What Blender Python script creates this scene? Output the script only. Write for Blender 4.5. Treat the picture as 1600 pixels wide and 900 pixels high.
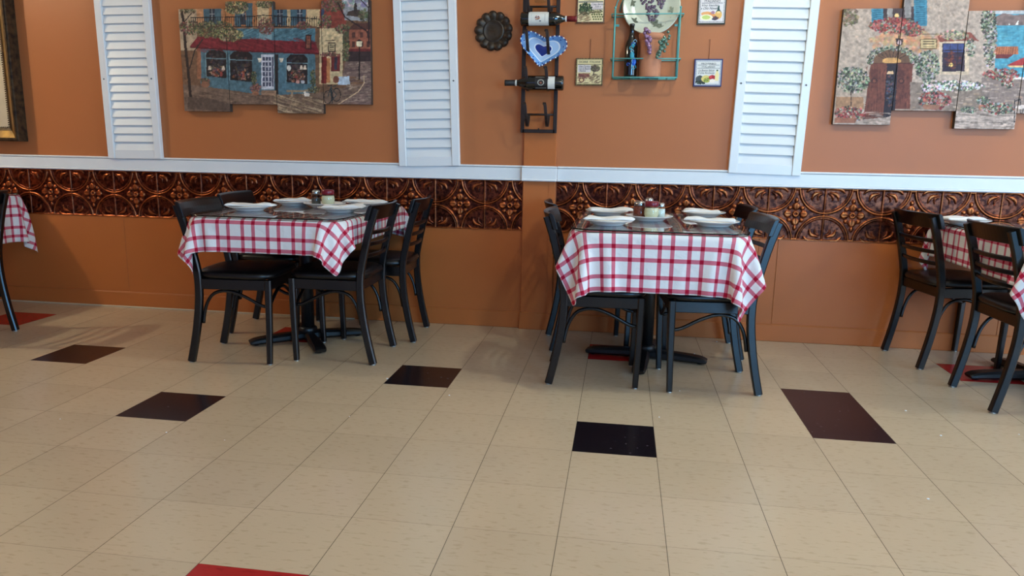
import bpy, math, random
import numpy as np
from mathutils import Vector, Matrix, Euler
random.seed(7)
for o in list(bpy.data.objects): bpy.data.objects.remove(o, do_unlink=True)
S = bpy.context.scene
COL = S.collection
# ------------------------------------------------------------------ camera
FPX, CAM = 1147.417, Vector((0.1360, -2.5307, 1.0823))
PITCH, ROLL, YAW = 1.382841, 0.018661, 0.144507
RC = (Matrix.Rotation(YAW, 3, 'Z') @ Matrix.Rotation(PITCH, 3, 'X') @ Matrix.Rotation(ROLL, 3, 'Z'))
cam = bpy.data.objects.new('camera', bpy.data.cameras.new('camera'))
COL.objects.link(cam)
cam.matrix_world = Matrix.Translation(CAM) @ RC.to_4x4()
cam.data.sensor_fit = 'HORIZONTAL'; cam.data.sensor_width = 36.0
cam.data.lens = FPX / 1600 * 36.0
cam.data.clip_start = 0.05
S.camera = cam
# ------------------------------------------------------------------ world, lights, exposure
w = bpy.data.worlds.new('world'); S.world = w; w.use_nodes = True
w.node_tree.nodes['Background'].inputs[0].default_value = (0.53, 0.74, 1.0, 1)
w.node_tree.nodes['Background'].inputs[1].default_value = 0.054
S.view_settings.view_transform = 'Standard'; S.view_settings.look = 'None'
S.view_settings.gamma = 1.0; S.view_settings.use_curve_mapping = False
S.view_settings.exposure = 0.0

def light(name, kind, loc, energy, color, rot=(0, 0, 0), size=None, size_y=None, radius=None):
    L = bpy.data.lights.new(name, kind); L.energy = energy; L.color = color
    o = bpy.data.objects.new(name, L); COL.objects.link(o)
    o.location = loc; o.rotation_euler = rot
    if kind == 'AREA':
        L.shape = 'RECTANGLE'; L.size = size; L.size_y = size_y
    else:
        L.shadow_soft_size = radius
    return o
light('ceiling_lamp_light', 'POINT', (-4.9, 0.45, 2.72), 82, (1.0, 0.92, 0.67), radius=0.035)
light('ceiling_lamp_light', 'POINT', (0.8, 0.40, 2.72), 36, (0.90, 1.0, 0.88), radius=0.05)
light('ceiling_lamp_light', 'POINT', (3.7, 0.40, 2.72), 50, (1.0, 0.98, 0.83), radius=0.05)
light('ceiling_lamp_light', 'POINT', (0.4, -2.6, 2.72), 35, (1.0, 0.94, 0.76), radius=0.15)
# daylight through the storefront glass: one pane front right, a dim one front left, one on the right side
light('front_window_daylight', 'AREA', (4.2, -6.6, 1.5), 330, (0.22, 0.56, 1.0), (math.radians(90), 0, 0), 3.0, 2.2)
light('front_window_daylight', 'AREA', (-1.8, -6.6, 1.5), 30, (0.45, 0.55, 1.0), (math.radians(90), 0, 0), 6.0, 2.2)
light('storefront_daylight', 'AREA', (5.6, -1.2, 1.45), 165, (0.56, 0.74, 1.0), (math.radians(90), 0, math.radians(90)), 3.6, 2.2)

# ------------------------------------------------------------------ helpers
def at(u, v, y):                       # photo pixel -> point on the vertical plane at depth y
    d = RC @ Vector(((u - 800) / FPX, -(v - 450) / FPX, -1)); t = (y - CAM.y) / d.y
    return CAM + d * t
def onz(u, v, z):
    d = RC @ Vector(((u - 800) / FPX, -(v - 450) / FPX, -1)); t = (z - CAM.z) / d.z
    return CAM + d * t
def lin(c):
    return tuple(((x / 255) / 12.92 if x / 255 <= 0.04045 else ((x / 255 + 0.055) / 1.055) ** 2.4) for x in c[:3])

def tag(o, label=None, cat=None, group=None, kind=None):
    if label: o['label'] = label
    if cat: o['category'] = cat
    if group: o['group'] = group
    if kind: o['kind'] = kind
    return o
def empty(name, loc, rz=0, **k):
    o = bpy.data.objects.new(name, None); COL.objects.link(o)
    o.empty_display_size = 0.05
    o.location = loc; o.rotation_euler = (0, 0, rz)
    return tag(o, **k)

class MB:
    """collects shapes and links them as ONE mesh object"""
    def __init__(s): s.v = []; s.f = []; s.sm = []; s.mi = []
    def add(s, vs, fs, smooth=False, mat=0, M=None):
        n = len(s.v)
        for p in vs:
            p = Vector(p)
            s.v.append(tuple(M @ p) if M is not None else tuple(p))
        for f in fs: s.f.append(tuple(i + n for i in f)); s.sm.append(smooth); s.mi.append(mat)
        return s
    def box(s, c, d, M=None, mat=0, bev=0.0):
        hx, hy, hz = d[0] / 2, d[1] / 2, d[2] / 2
        b = min(bev, hx * .9, hy * .9, hz * .9)
        if b <= 0:
            vs = [(c[0] + i * hx, c[1] + j * hy, c[2] + k * hz) for i in (-1, 1) for j in (-1, 1) for k in (-1, 1)]
            fs = [(0, 1, 3, 2), (4, 6, 7, 5), (0, 4, 5, 1), (2, 3, 7, 6), (0, 2, 6, 4), (1, 5, 7, 3)]
            return s.add(vs, fs, False, mat, M)
        # chamfered box: 24 verts
        vs = []; idx = {}
        for i in (-1, 1):
            for j in (-1, 1):
                for k in (-1, 1):
                    for a in range(3):
                        e = [hx - b, hy - b, hz - b]; e[a] = (hx, hy, hz)[a]
                        idx[(i, j, k, a)] = len(vs)
                        vs.append((c[0] + i * e[0], c[1] + j * e[1], c[2] + k * e[2]))
        fs = []
        for i in (-1, 1):
            q = [(i, -1, -1), (i, 1, -1), (i, 1, 1), (i, -1, 1)]; fs.append(tuple(idx[(*t, 0)] for t in (q if i > 0 else q[::-1])))
            q = [(-1, i, -1), (-1, i, 1), (1, i, 1), (1, i, -1)]; fs.append(tuple(idx[(*t, 1)] for t in (q if i > 0 else q[::-1])))
            q = [(-1, -1, i), (1, -1, i), (1, 1, i), (-1, 1, i)]; fs.append(tuple(idx[(*t, 2)] for t in (q if i > 0 else q[::-1])))
        for j in (-1, 1):
            for k in (-1, 1):
                q = [idx[(-1, j, k, 1)], idx[(1, j, k, 1)], idx[(1, j, k, 2)], idx[(-1, j, k, 2)]]
                fs.append(tuple(q if j * k > 0 else q[::-1]))
                q = [idx[(j, -1, k, 0)], idx[(j, 1, k, 0)], idx[(j, 1, k, 2)], idx[(j, -1, k, 2)]]
                fs.append(tuple(q if j * k < 0 else q[::-1]))
                q = [idx[(j, k, -1, 0)], idx[(j, k, 1, 0)], idx[(j, k, 1, 1)], idx[(j, k, -1, 1)]]
                fs.append(tuple(q if j * k > 0 else q[::-1]))
        for i in (-1, 1):
            for j in (-1, 1):
                for k in (-1, 1):
                    t = [idx[(i, j, k, 0)], idx[(i, j, k, 1)], idx[(i, j, k, 2)]]
                    fs.append(tuple(t if i * j * k > 0 else t[::-1]))
        return s.add(vs, fs, False, mat, M)
    def tube(s, path, r, n=10, closed=False, mat=0, M=None, caps=True):
        P = [Vector(p) for p in path]; m = len(P); R = r if isinstance(r, (list, tuple)) else [r] * m
        vs = []; up = None
        for i in range(m):
            if closed: t = (P[(i + 1) % m] - P[i - 1])
            else: t = P[min(i + 1, m - 1)] - P[max(i - 1, 0)]
            t.normalize()
            if up is None:
                up = t.orthogonal().normalized()
            up = (up - t * up.dot(t));
            if up.length < 1e-6: up = t.orthogonal()
            up.normalize(); b = t.cross(up)
            for k in range(n):
                a = 2 * math.pi * k / n
                vs.append(P[i] + (up * math.cos(a) + b * math.sin(a)) * R[i])
        fs = []
        for i in range(m if closed else m - 1):
            j = (i + 1) % m
            for k in range(n):
                l = (k + 1) % n
                fs.append((i * n + k, i * n + l, j * n + l, j * n + k))
        if not closed and caps:
            fs.append(tuple(range(n))[::-1]); fs.append(tuple((m - 1) * n + k for k in range(n)))
        return s.add(vs, fs, True, mat, M)
    def strip(s, path, wn, wb, side=(0, 1, 0), ch=0.18, mat=0, M=None):
        """rectangular bar with chamfered edges along a path; side = fixed width direction; wn, wb scalars or lists"""
        P = [Vector(p) for p in path]; m = len(P); side = Vector(side).normalized()
        WN = wn if isinstance(wn, (list, tuple)) else [wn] * m; WB = wb if isinstance(wb, (list, tuple)) else [wb] * m
        vs = []
        for i in range(m):
            t = (P[min(i + 1, m - 1)] - P[max(i - 1, 0)]).normalized(); nrm = side.cross(t).normalized(); bb = t.cross(nrm).normalized()
            a, b = WN[i] / 2, WB[i] / 2; c = min(a, b) * 2 * ch
            for (x, y) in ((a, b - c), (a - c, b), (-a + c, b), (-a, b - c), (-a, -b + c), (-a + c, -b), (a - c, -b), (a, -b + c)):
                vs.append(P[i] + nrm * x + bb * y)
        fs = []
        for i in range(m - 1):
            for k in range(8):
                l = (k + 1) % 8; fs.append((i * 8 + k, i * 8 + l, (i + 1) * 8 + l, (i + 1) * 8 + k))
        fs.append(tuple(range(8))[::-1]); fs.append(tuple((m - 1) * 8 + k for k in range(8)))
        return s.add(vs, fs, False, mat, M)
    def lathe(s, prof, n=32, M=None, mat=0, smooth=True, c=(0, 0, 0)):
        vs = []; fs = []
        for (r, z) in prof:
            for k in range(n):
                a = 2 * math.pi * k / n; vs.append((c[0] + r * math.cos(a), c[1] + r * math.sin(a), c[2] + z))
        m = len(prof)
        for i in range(m - 1):
            for k in range(n):
                l = (k + 1) % n; fs.append((i * n + k, i * n + l, (i + 1) * n + l, (i + 1) * n + k))
        if prof[0][0] > 1e-4: fs.append(tuple(range(n))[::-1])
        if prof[-1][0] > 1e-4: fs.append(tuple((m - 1) * n + k for k in range(n)))
        return s.add(vs, fs, smooth, mat, M)
    def prism(s, pts, z0, z1, mat=0, M=None, inset=0.0):
        n = len(pts); vs = [(x, y, z0) for x, y in pts] + [(x, y, z1) for x, y in pts]
        fs = [tuple(range(n))[::-1], tuple(range(n, 2 * n))] + [(i, (i + 1) % n, (i + 1) % n + n, i + n) for i in range(n)]
        return s.add(vs, fs, False, mat, M)
    def sphere(s, c, r, n=10, mat=0, M=None, sc=(1, 1, 1)):
        prof = [(math.sin(math.pi * i / n) * r, -math.cos(math.pi * i / n) * r) for i in range(n + 1)]
        T = Matrix.Translation(c) @ Matrix.Diagonal((*sc, 1))
        if M is not None: T = M @ T
        return s.lathe(prof, n + 2, T, mat)
    def grid(s, X, Y, Z, smooth=True, mat=0, M=None):
        a, b = X.shape; vs = np.stack([X.ravel(), Y.ravel(), Z.ravel()], 1).tolist()
        fs = [(i * b + j, (i + 1) * b + j, (i + 1) * b + j + 1, i * b + j + 1) for i in range(a - 1) for j in range(b - 1)]
        return s.add(vs, fs, smooth, mat, M)
    def build(s, name, mats, parent=None, bevel=0, auto=None, **k):
        me = bpy.data.meshes.new(name); me.from_pydata(s.v, [], s.f); me.update()
        if not isinstance(mats, (list, tuple)): mats = [mats]
        for m in mats: me.materials.append(m)
        me.polygons.foreach_set('use_smooth', s.sm); me.polygons.foreach_set('material_index', s.mi)
        o = bpy.data.objects.new(name, me); COL.objects.link(o)
        if parent is not None: o.parent = parent
        if bevel:
            b = o.modifiers.new('bevel', 'BEVEL'); b.width = bevel; b.segments = 2; b.limit_method = 'ANGLE'; b.angle_limit = 0.6
        return tag(o, **k)

def copy_tree(o, parent=None):
    c = o.copy(); COL.objects.link(c)
    if parent is not None: c.parent = parent
    for ch in list(o.children): copy_tree(ch, c)
    return c
def rrect(x0, y0, x1, y1, r, n=8):
    out = []
    for cx, cy, a0 in ((x1 - r, y0 + r, -90), (x1 - r, y1 - r, 0), (x0 + r, y1 - r, 90), (x0 + r, y0 + r, 180)):
        for i in range(n + 1):
            a = math.radians(a0 + 90 * i / n); out.append((cx + r * math.cos(a), cy + r * math.sin(a)))
    return out

# ------------------------------------------------------------------ materials
def mat(name, col=(0.5, 0.5, 0.5), rough=0.5, metal=0.0, spec=0.5, coat=0.0, noise=0.0, nscale=20, bump=0.0, bscale=60, col2=None, lincol=False, coat_rough=0.1, stretch=None, detail=4):
    m = bpy.data.materials.new(name); m.use_nodes = True; N = m.node_tree.nodes; L = m.node_tree.links
    b = N['Principled BSDF']; c = col if lincol else lin(col)
    b.inputs['Base Color'].default_value = (*c, 1); b.inputs['Roughness'].default_value = rough
    b.inputs['Metallic'].default_value = metal; b.inputs['Specular IOR Level'].default_value = spec
    b.inputs['Coat Weight'].default_value = coat; b.inputs['Coat Roughness'].default_value = coat_rough
    if noise or bump or col2:
        tc = N.new('ShaderNodeTexCoord'); mp = N.new('ShaderNodeMapping'); L.new(tc.outputs['Object'], mp.inputs['Vector'])
        if stretch: mp.inputs['Scale'].default_value = stretch
    if noise or col2:
        n = N.new('ShaderNodeTexNoise'); n.inputs['Scale'].default_value = nscale; n.inputs['Detail'].default_value = detail
        L.new(mp.outputs[0], n.inputs['Vector'])
        r = N.new('ShaderNodeValToRGB'); r.color_ramp.elements[0].position = 0.35; r.color_ramp.elements[1].position = 0.65
        c2 = lin(col2) if col2 else tuple(x * (1 - noise) for x in c)
        r.color_ramp.elements[0].color = (*c2, 1); r.color_ramp.elements[1].color = (*c, 1)
        L.new(n.outputs['Fac'], r.inputs[0]); L.new(r.outputs[0], b.inputs['Base Color'])
    if bump:
        n2 = N.new('ShaderNodeTexNoise'); n2.inputs['Scale'].default_value = bscale; n2.inputs['Detail'].default_value = 6
        L.new(mp.outputs[0], n2.inputs['Vector'])
        bp = N.new('ShaderNodeBump'); bp.inputs['Strength'].default_value = bump; bp.inputs['Distance'].default_value = 0.002
        L.new(n2.outputs['Fac'], bp.inputs['Height']); L.new(bp.outputs[0], b.inputs['Normal'])
    return m
def vcmat(name, rough=0.6, spec=0.3, bump=0.0, coat=0.0):
    m = bpy.data.materials.new(name); m.use_nodes = True; N = m.node_tree.nodes; L = m.node_tree.links
    b = N['Principled BSDF']; a = N.new('ShaderNodeVertexColor'); a.layer_name = 'Col'
    L.new(a.outputs[0], b.inputs['Base Color']); b.inputs['Roughness'].default_value = rough; b.inputs['Specular IOR Level'].default_value = spec
    b.inputs['Coat Weight'].default_value = coat
    return m
M_wall = mat('orange_wall_paint', (188, 114, 67), 0.42, spec=0.35, noise=0.05, nscale=1.5, bump=0.06, bscale=180)
M_wall_low = mat('orange_lower_wall_paint', (189, 107, 52), 0.40, spec=0.35, noise=0.06, nscale=2, bump=0.04, bscale=120)
M_white = mat('white_trim_paint', (240, 240, 238), 0.35, spec=0.4, noise=0.03, nscale=6, bump=0.03, bscale=60)
M_shut = mat('shutter_white_plastic', (240, 240, 238), 0.3, spec=0.4, noise=0.02, nscale=3)
M_black = mat('black_chair_metal', (4, 5, 7), 0.28, spec=0.55, bump=0.05, bscale=150)
M_vinyl = mat('black_vinyl', (11, 10, 11), 0.36, spec=0.5, bump=0.12, bscale=90)
M_castiron = mat('black_table_base', (12, 12, 14), 0.42, spec=0.5, bump=0.1, bscale=80)
M_glide = mat('chair_glide_steel', (190, 190, 185), 0.3, metal=0.8)
M_china = mat('white_china', (238, 236, 230), 0.12, spec=0.5, coat=0.3)
M_napkin = mat('white_paper_napkin', (242, 242, 240), 0.85, spec=0.1, bump=0.25, bscale=120)
M_tabletop = mat('table_core', (90, 60, 40), 0.5)
M_steel = mat('shaker_steel', (190, 192, 192), 0.22, metal=1.0)
M_maroon = mat('maroon_plastic', (120, 18, 36), 0.3)
M_iron = mat('rack_iron', (38, 24, 20), 0.45, spec=0.4, bump=0.1, bscale=200)
M_teal = mat('teal_wire', (96, 172, 166), 0.4, noise=0.12, nscale=60)
M_terra = mat('terracotta', (205, 135, 98), 0.75, noise=0.08, nscale=18, bump=0.08)
M_pewter = mat('dark_pewter', (78, 66, 56), 0.45, metal=0.75, noise=0.35, nscale=25, bump=0.2, bscale=50)
M_glassdark = mat('dark_bottle_glass', (10, 14, 11), 0.08, spec=0.6, coat=0.5, coat_rough=0.03)
M_label = mat('bottle_label_paper', (225, 220, 208), 0.7)
M_dklabel = mat('bottle_label_black', (24, 20, 20), 0.6)
M_ink = mat('black_ink', (40, 38, 40), 0.8)
M_red = mat('red_capsule', (120, 30, 34), 0.4)
M_gold = mat('antique_gold_frame', (168, 128, 62), 0.4, metal=0.55, col2=(104, 78, 40), nscale=12, bump=0.35, bscale=40, stretch=(1, 1, 0.15))
M_golddark = mat('dark_gold_frame', (92, 74, 50), 0.45, metal=0.5, col2=(48, 38, 30), nscale=30)
M_mat_board = mat('cream_picture_mat', (214, 196, 166), 0.8, noise=0.14, nscale=9, bump=0.1)
M_print = mat('faded_print_paper', (226, 210, 180), 0.8, noise=0.12, nscale=5)
M_screw = mat('screw_steel', (120, 120, 124), 0.3, metal=0.9)
M_ceil = mat('ceiling_paint', (225, 220, 210), 0.8)
M_glass_edge = mat('dark_glass_edge', (8, 14, 14), 0.12, spec=0.6)
M_lamp = mat('lamp_glow', (255, 230, 190), 0.5)
_b = M_lamp.node_tree.nodes['Principled BSDF']; _b.inputs['Emission Color'].default_value = (1, .85, .6, 1); _b.inputs['Emission Strength'].default_value = 3
M_gapstrip = mat('floor_edge_strip', (200, 180, 150), 0.35)

def glass_mat(name, tint=(0.86, 0.92, 0.90), ior=1.52, rough=0.0):
    m = bpy.data.materials.new(name); m.use_nodes = True; N = m.node_tree.nodes; L = m.node_tree.links
    N.remove(N['Principled BSDF']); out = N['Material Output']
    t = N.new('ShaderNodeBsdfTransparent'); t.inputs[0].default_value = (*tint, 1)
    g = N.new('ShaderNodeBsdfGlossy'); g.inputs['Roughness'].default_value = rough; g.inputs['Color'].default_value = (1, 1, 1, 1)
    f = N.new('ShaderNodeFresnel'); f.inputs[0].default_value = ior
    ge = N.new('ShaderNodeNewGeometry'); iv = N.new('ShaderNodeMath'); iv.operation = 'SUBTRACT'; iv.inputs[0].default_value = 1
    L.new(ge.outputs['Backfacing'], iv.inputs[1]); mu = N.new('ShaderNodeMath'); mu.operation = 'MULTIPLY'; L.new(f.outputs[0], mu.inputs[0]); L.new(iv.outputs[0], mu.inputs[1])
    mx = N.new('ShaderNodeMixShader'); L.new(mu.outputs[0], mx.inputs[0]); L.new(t.outputs[0], mx.inputs[1]); L.new(g.outputs[0], mx.inputs[2])
    L.new(mx.outputs[0], out.inputs[0]); return m
M_glass = glass_mat('table_glass', (0.80, 0.85, 0.85), 2.0, 0.012)
M_jar = glass_mat('jar_glass', (0.88, 0.92, 0.9), 1.45)
M_cheese = mat('grated_parmesan', (235, 226, 190), 0.9, noise=0.1, nscale=200, bump=0.4, bscale=300)
M_flakes = mat('red_pepper_flakes', (150, 62, 32), 0.9, col2=(70, 24, 16), nscale=220, bump=0.5, bscale=300)
M_pepper = mat('ground_black_pepper', (96, 84, 74), 0.9, col2=(50, 44, 40), nscale=300)
M_salt = mat('table_salt', (226, 232, 230), 0.8)

# copper
def copper_mat():
    m = bpy.data.materials.new('embossed_copper'); m.use_nodes = True; N = m.node_tree.nodes; L = m.node_tree.links
    b = N['Principled BSDF']; b.inputs['Metallic'].default_value = 0.9; b.inputs['Roughness'].default_value = 0.3
    tc = N.new('ShaderNodeTexCoord')
    n = N.new('ShaderNodeTexNoise'); n.inputs['Scale'].default_value = 55; n.inputs['Detail'].default_value = 6
    L.new(tc.outputs['Object'], n.inputs['Vector'])
    r = N.new('ShaderNodeValToRGB'); e = r.color_ramp.elements
    e[0].position = 0.40; e[0].color = (*lin((58, 24, 17)), 1); e[1].position = 0.62; e[1].color = (*lin((122, 60, 38)), 1)
    L.new(n.outputs['Fac'], r.inputs[0])
    at_ = N.new('ShaderNodeVertexColor'); at_.layer_name = 'Col'      # highlights painted into the colour: brighter copper on the relief's high points
    mx = N.new('ShaderNodeMix'); mx.data_type = 'RGBA'; L.new(at_.outputs[0], mx.inputs['Factor'])
    L.new(r.outputs[0], mx.inputs['A']); mx.inputs['B'].default_value = (*lin((214, 122, 66)), 1)
    L.new(mx.outputs['Result'], b.inputs['Base Color'])
    bp = N.new('ShaderNodeBump'); bp.inputs['Strength'].default_value = 0.25; bp.inputs['Distance'].default_value = 0.002
    n3 = N.new('ShaderNodeTexNoise'); n3.inputs['Scale'].default_value = 120; n3.inputs['Detail'].default_value = 4; L.new(tc.outputs['Object'], n3.inputs['Vector'])
    L.new(n3.outputs['Fac'], bp.inputs['Height']); L.new(bp.outputs[0], b.inputs['Normal'])
    return m
M_copper = copper_mat()

# floor tile
def tile_mat(name, base, spot, spot_amt, rough=0.22, streak=True):
    m = bpy.data.materials.new(name); m.use_nodes = True; N = m.node_tree.nodes; L = m.node_tree.links
    b = N['Principled BSDF']; b.inputs['Roughness'].default_value = rough; b.inputs['Specular IOR Level'].default_value = 0.45
    tc = N.new('ShaderNodeTexCoord')
    def mth(op, a, b_=None, clamp=False):
        q = N.new('ShaderNodeMath'); q.operation = op; q.use_clamp = clamp
        for i, x in enumerate((a, b_)):
            if x is None: continue
            if isinstance(x, (int, float)): q.inputs[i].default_value = x
            else: L.new(x, q.inputs[i])
        return q.outputs[0]
    sx = N.new('ShaderNodeSeparateXYZ'); L.new(tc.outputs['Object'], sx.inputs[0])
    ux = mth('DIVIDE', sx.outputs[0], 0.3048); uy = mth('DIVIDE', sx.outputs[1], 0.3048)
    fx = mth('ABSOLUTE', mth('SUBTRACT', mth('FRACT', ux), 0.5)); fy = mth('ABSOLUTE', mth('SUBTRACT', mth('FRACT', uy), 0.5))
    sxm = mth('GREATER_THAN', fx, 0.4966); sym = mth('GREATER_THAN', fy, 0.4976)
    # per tile random
    cb = N.new('ShaderNodeCombineXYZ'); L.new(mth('FLOOR', ux), cb.inputs[0]); L.new(mth('FLOOR', uy), cb.inputs[1])
    wn = N.new('ShaderNodeTexWhiteNoise'); L.new(cb.outputs[0], wn.inputs[0])
    mp = N.new('ShaderNodeMapping'); L.new(tc.outputs['Object'], mp.inputs[0]); mp.inputs['Scale'].default_value = (28, 90, 1) if streak else (60, 60, 1)
    n = N.new('ShaderNodeTexNoise'); n.inputs['Scale'].default_value = 1; n.inputs['Detail'].default_value = 5; L.new(mp.outputs[0], n.inputs['Vector'])
    r = N.new('ShaderNodeValToRGB'); e = r.color_ramp.elements
    e[0].position = 0.32 if streak else 0.68; e[1].position = 0.44 if streak else 0.74
    e[0].color = (*(lin(spot) if streak else lin(base)), 1); e[1].color = (*(lin(base) if streak else lin(spot)), 1)
    L.new(n.outputs['Fac'], r.inputs[0])
    n2 = N.new('ShaderNodeTexNoise'); n2.inputs['Scale'].default_value = 2.2; n2.inputs['Detail'].default_value = 3; L.new(tc.outputs['Object'], n2.inputs['Vector'])
    vv = mth('ADD', mth('MULTIPLY', wn.outputs[0], 0.07), mth('ADD', mth('MULTIPLY', n2.outputs['Fac'], 0.16), 0.88))
    vm = N.new('ShaderNodeVectorMath'); vm.operation = 'SCALE'; L.new(r.outputs[0], vm.inputs[0]); L.new(vv, vm.inputs['Scale'])
    mx = N.new('ShaderNodeMix'); mx.data_type = 'RGBA'
    L.new(mth('MAXIMUM', mth('MULTIPLY', sxm, 0.85), mth('MULTIPLY', sym, 0.5)), mx.inputs['Factor']); L.new(vm.outputs[0], mx.inputs['A'])
    mx.inputs['B'].default_value = (*lin((70, 60, 46)), 1)
    L.new(mx.outputs['Result'], b.inputs['Base Color'])
    bp = N.new('ShaderNodeBump'); bp.inputs['Strength'].default_value = 0.05; bp.inputs['Distance'].default_value = 0.01
    n5 = N.new('ShaderNodeTexNoise'); n5.inputs['Scale'].default_value = 3.5; n5.inputs['Detail'].default_value = 2; L.new(tc.outputs['Object'], n5.inputs['Vector'])
    L.new(n5.outputs['Fac'], bp.inputs['Height']); L.new(bp.outputs[0], b.inputs['Normal'])
    return m
M_beige = tile_mat('beige_vinyl_tile', (203, 182, 153), (190, 169, 139), 1)
M_blk_tile = tile_mat('black_vinyl_tile', (26, 20, 26), (120, 110, 120), 1, 0.2, False)
M_prp_tile = tile_mat('dark_plum_vinyl_tile', (48, 32, 36), (130, 112, 112), 1, 0.24, False)
M_red_tile = tile_mat('red_vinyl_tile', (176, 34, 34), (150, 26, 28), 1, 0.24)

# cloth
def cloth_mat():
    m = bpy.data.materials.new('red_check_cotton'); m.use_nodes = True; N = m.node_tree.nodes; L = m.node_tree.links
    b = N['Principled BSDF']; b.inputs['Roughness'].default_value = 0.85; b.inputs['Specular IOR Level'].default_value = 0.15
    uv = N.new('ShaderNodeUVMap'); sx = N.new('ShaderNodeSeparateXYZ'); L.new(uv.outputs[0], sx.inputs[0])
    def mth(op, a, b_=None):
        q = N.new('ShaderNodeMath'); q.operation = op
        for i, x in enumerate((a, b_)):
            if x is None: continue
            if isinstance(x, (int, float)): q.inputs[i].default_value = x
            else: L.new(x, q.inputs[i])
        return q.outputs[0]
    def band(u):
        f = mth('MULTIPLY', mth('FRACT', mth('DIVIDE', u, 0.1265)), 0.1265)
        a = mth('LESS_THAN', mth('ABSOLUTE', mth('SUBTRACT', f, 0.024)), 0.0088)
        c = mth('LESS_THAN', mth('ABSOLUTE', mth('SUBTRACT', f, 0.078)), 0.0088)
        return mth('MAXIMUM', a, c)
    s_ = mth('MULTIPLY', mth('ADD', band(sx.outputs[0]), band(sx.outputs[1])), 0.5)
    r = N.new('ShaderNodeValToRGB'); r.color_ramp.interpolation = 'CONSTANT'; e = r.color_ramp.elements
    e[0].position = 0; e[0].color = (*lin((236, 232, 228)), 1); e[1].position = 0.3; e[1].color = (*lin((208, 112, 128)), 1)
    e2 = e.new(0.8); e2.color = (*lin((172, 18, 50)), 1)
    L.new(s_, r.inputs[0]); L.new(r.outputs[0], b.inputs['Base Color'])
    tc = N.new('ShaderNodeTexCoord'); n = N.new('ShaderNodeTexNoise'); n.inputs['Scale'].default_value = 22; n.inputs['Detail'].default_value = 6; n.inputs['Distortion'].default_value = 0.8
    L.new(tc.outputs['Object'], n.inputs['Vector'])
    bp = N.new('ShaderNodeBump'); bp.inputs['Strength'].default_value = 0.5; bp.inputs['Distance'].default_value = 0.008
    L.new(n.outputs['Fac'], bp.inputs['Height']); L.new(bp.outputs[0], b.inputs['Normal'])
    return m
M_cloth = cloth_mat()

# ------------------------------------------------------------------ room shell
YW = 1.83
XL, XR, YF, ZC = -6.8, 6.2, -7.2, 2.85
T = 0.3048
special = {(0, 0): 1, (-6, 0): 1, (-3, 2): 1, (-9, 2): 1, (3, 2): 2, (3, 1): 2, (6, 0): 1,
           (0, 4): 3, (-6, 4): 3, (6, 4): 3, (-12, 4): 3, (-3, -4): 3}
mb = MB(); nx0, nx1, ny0, ny1 = -23, 21, -24, 7
vid = {}
for i in range(nx0, nx1 + 1):
    for j in range(ny0, ny1 + 1):
        vid[(i, j)] = len(mb.v); mb.v.append((i * T, j * T, 0))
for i in range(nx0, nx1):
    for j in range(ny0, ny1):
        mb.f.append((vid[(i, j)], vid[(i + 1, j)], vid[(i + 1, j + 1)], vid[(i, j + 1)])); mb.sm.append(False); mb.mi.append(special.get((i, j), 0))
mb.build('floor', [M_beige, M_blk_tile, M_prp_tile, M_red_tile], kind='structure')
MB().box(((XL + XR) / 2, (YF + YW) / 2, ZC + .05), (XR - XL + .4, YW - YF + .4, .1)).build('ceiling', M_ceil, kind='structure')
# back wall: upper plaster plus boarded lower part (boards meet in fine open joints)
mb = MB().box(((XL + XR) / 2, YW + .06, ZC / 2), (XR - XL, .12, ZC))
mb.build('wall_back', M_wall, kind='structure')
joints = [XL, -3.06, -1.28, -0.44, -0.25, 0.93, 1.035, 2.25, XR]
mb = MB()
for a, b in zip(joints[:-1], joints[1:]):
    if abs(a + .44) < .01: continue
    mb.box(((a + b) / 2, YW - .003, .35), (b - a - .002, .006, .512), bev=.001)
mb.build('trim_1', M_wall_low, kind='structure')
MB().box((XL - .06, (YF + YW) / 2, ZC / 2), (.12, YW - YF, ZC)).build('wall_left', M_wall, kind='structure')
# pilaster
PY = 1.803
mb = MB().box((-.345, (PY + YW) / 2 , ZC / 2), (.19, YW - PY, ZC), bev=.002)
mb.box((-.345, PY - .004, .052), (.205, .012, .104), bev=.002)
mb.box((-.285, PY - .001, .5), (.003, .003, .79))
mb.build('trim_2', M_wall_low, kind='structure')
# baseboards
for n_, a, b in (('baseboard_left', XL, -.447), ('baseboard_right', -.243, XR)):
    MB().box(((a + b) / 2, YW - .008, .050), (b - a, .016, .100), bev=.003).box(((a + b) / 2, YW - .009, .1005), (b - a, .012, .005), bev=.002).build(n_, M_wall_low, kind='structure')
MB().box(((XL - 1.5) / 2, YW - .021, .004), (-1.5 - XL, .010, .008), bev=.002).build('trim_3', M_gapstrip, kind='structure')
# chair rail
mb = MB()
for a, b, y in ((XL, -.447, YW), (-.243, XR, YW), (-.449, -.241, PY)):
    c = (a + b) / 2; e_ = .0 if y == YW else .006
    mb.box((c, y - .0085, .938), (b - a, .017, .064 + e_), bev=.003)
    mb.box((c, y - .0105, .9775), (b - a, .021, .012), bev=.004)
    mb.box((c, y - .0115, .901), (b - a, .023, .012), bev=.004)
mb.build('trim_4', M_white, kind='structure')

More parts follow.
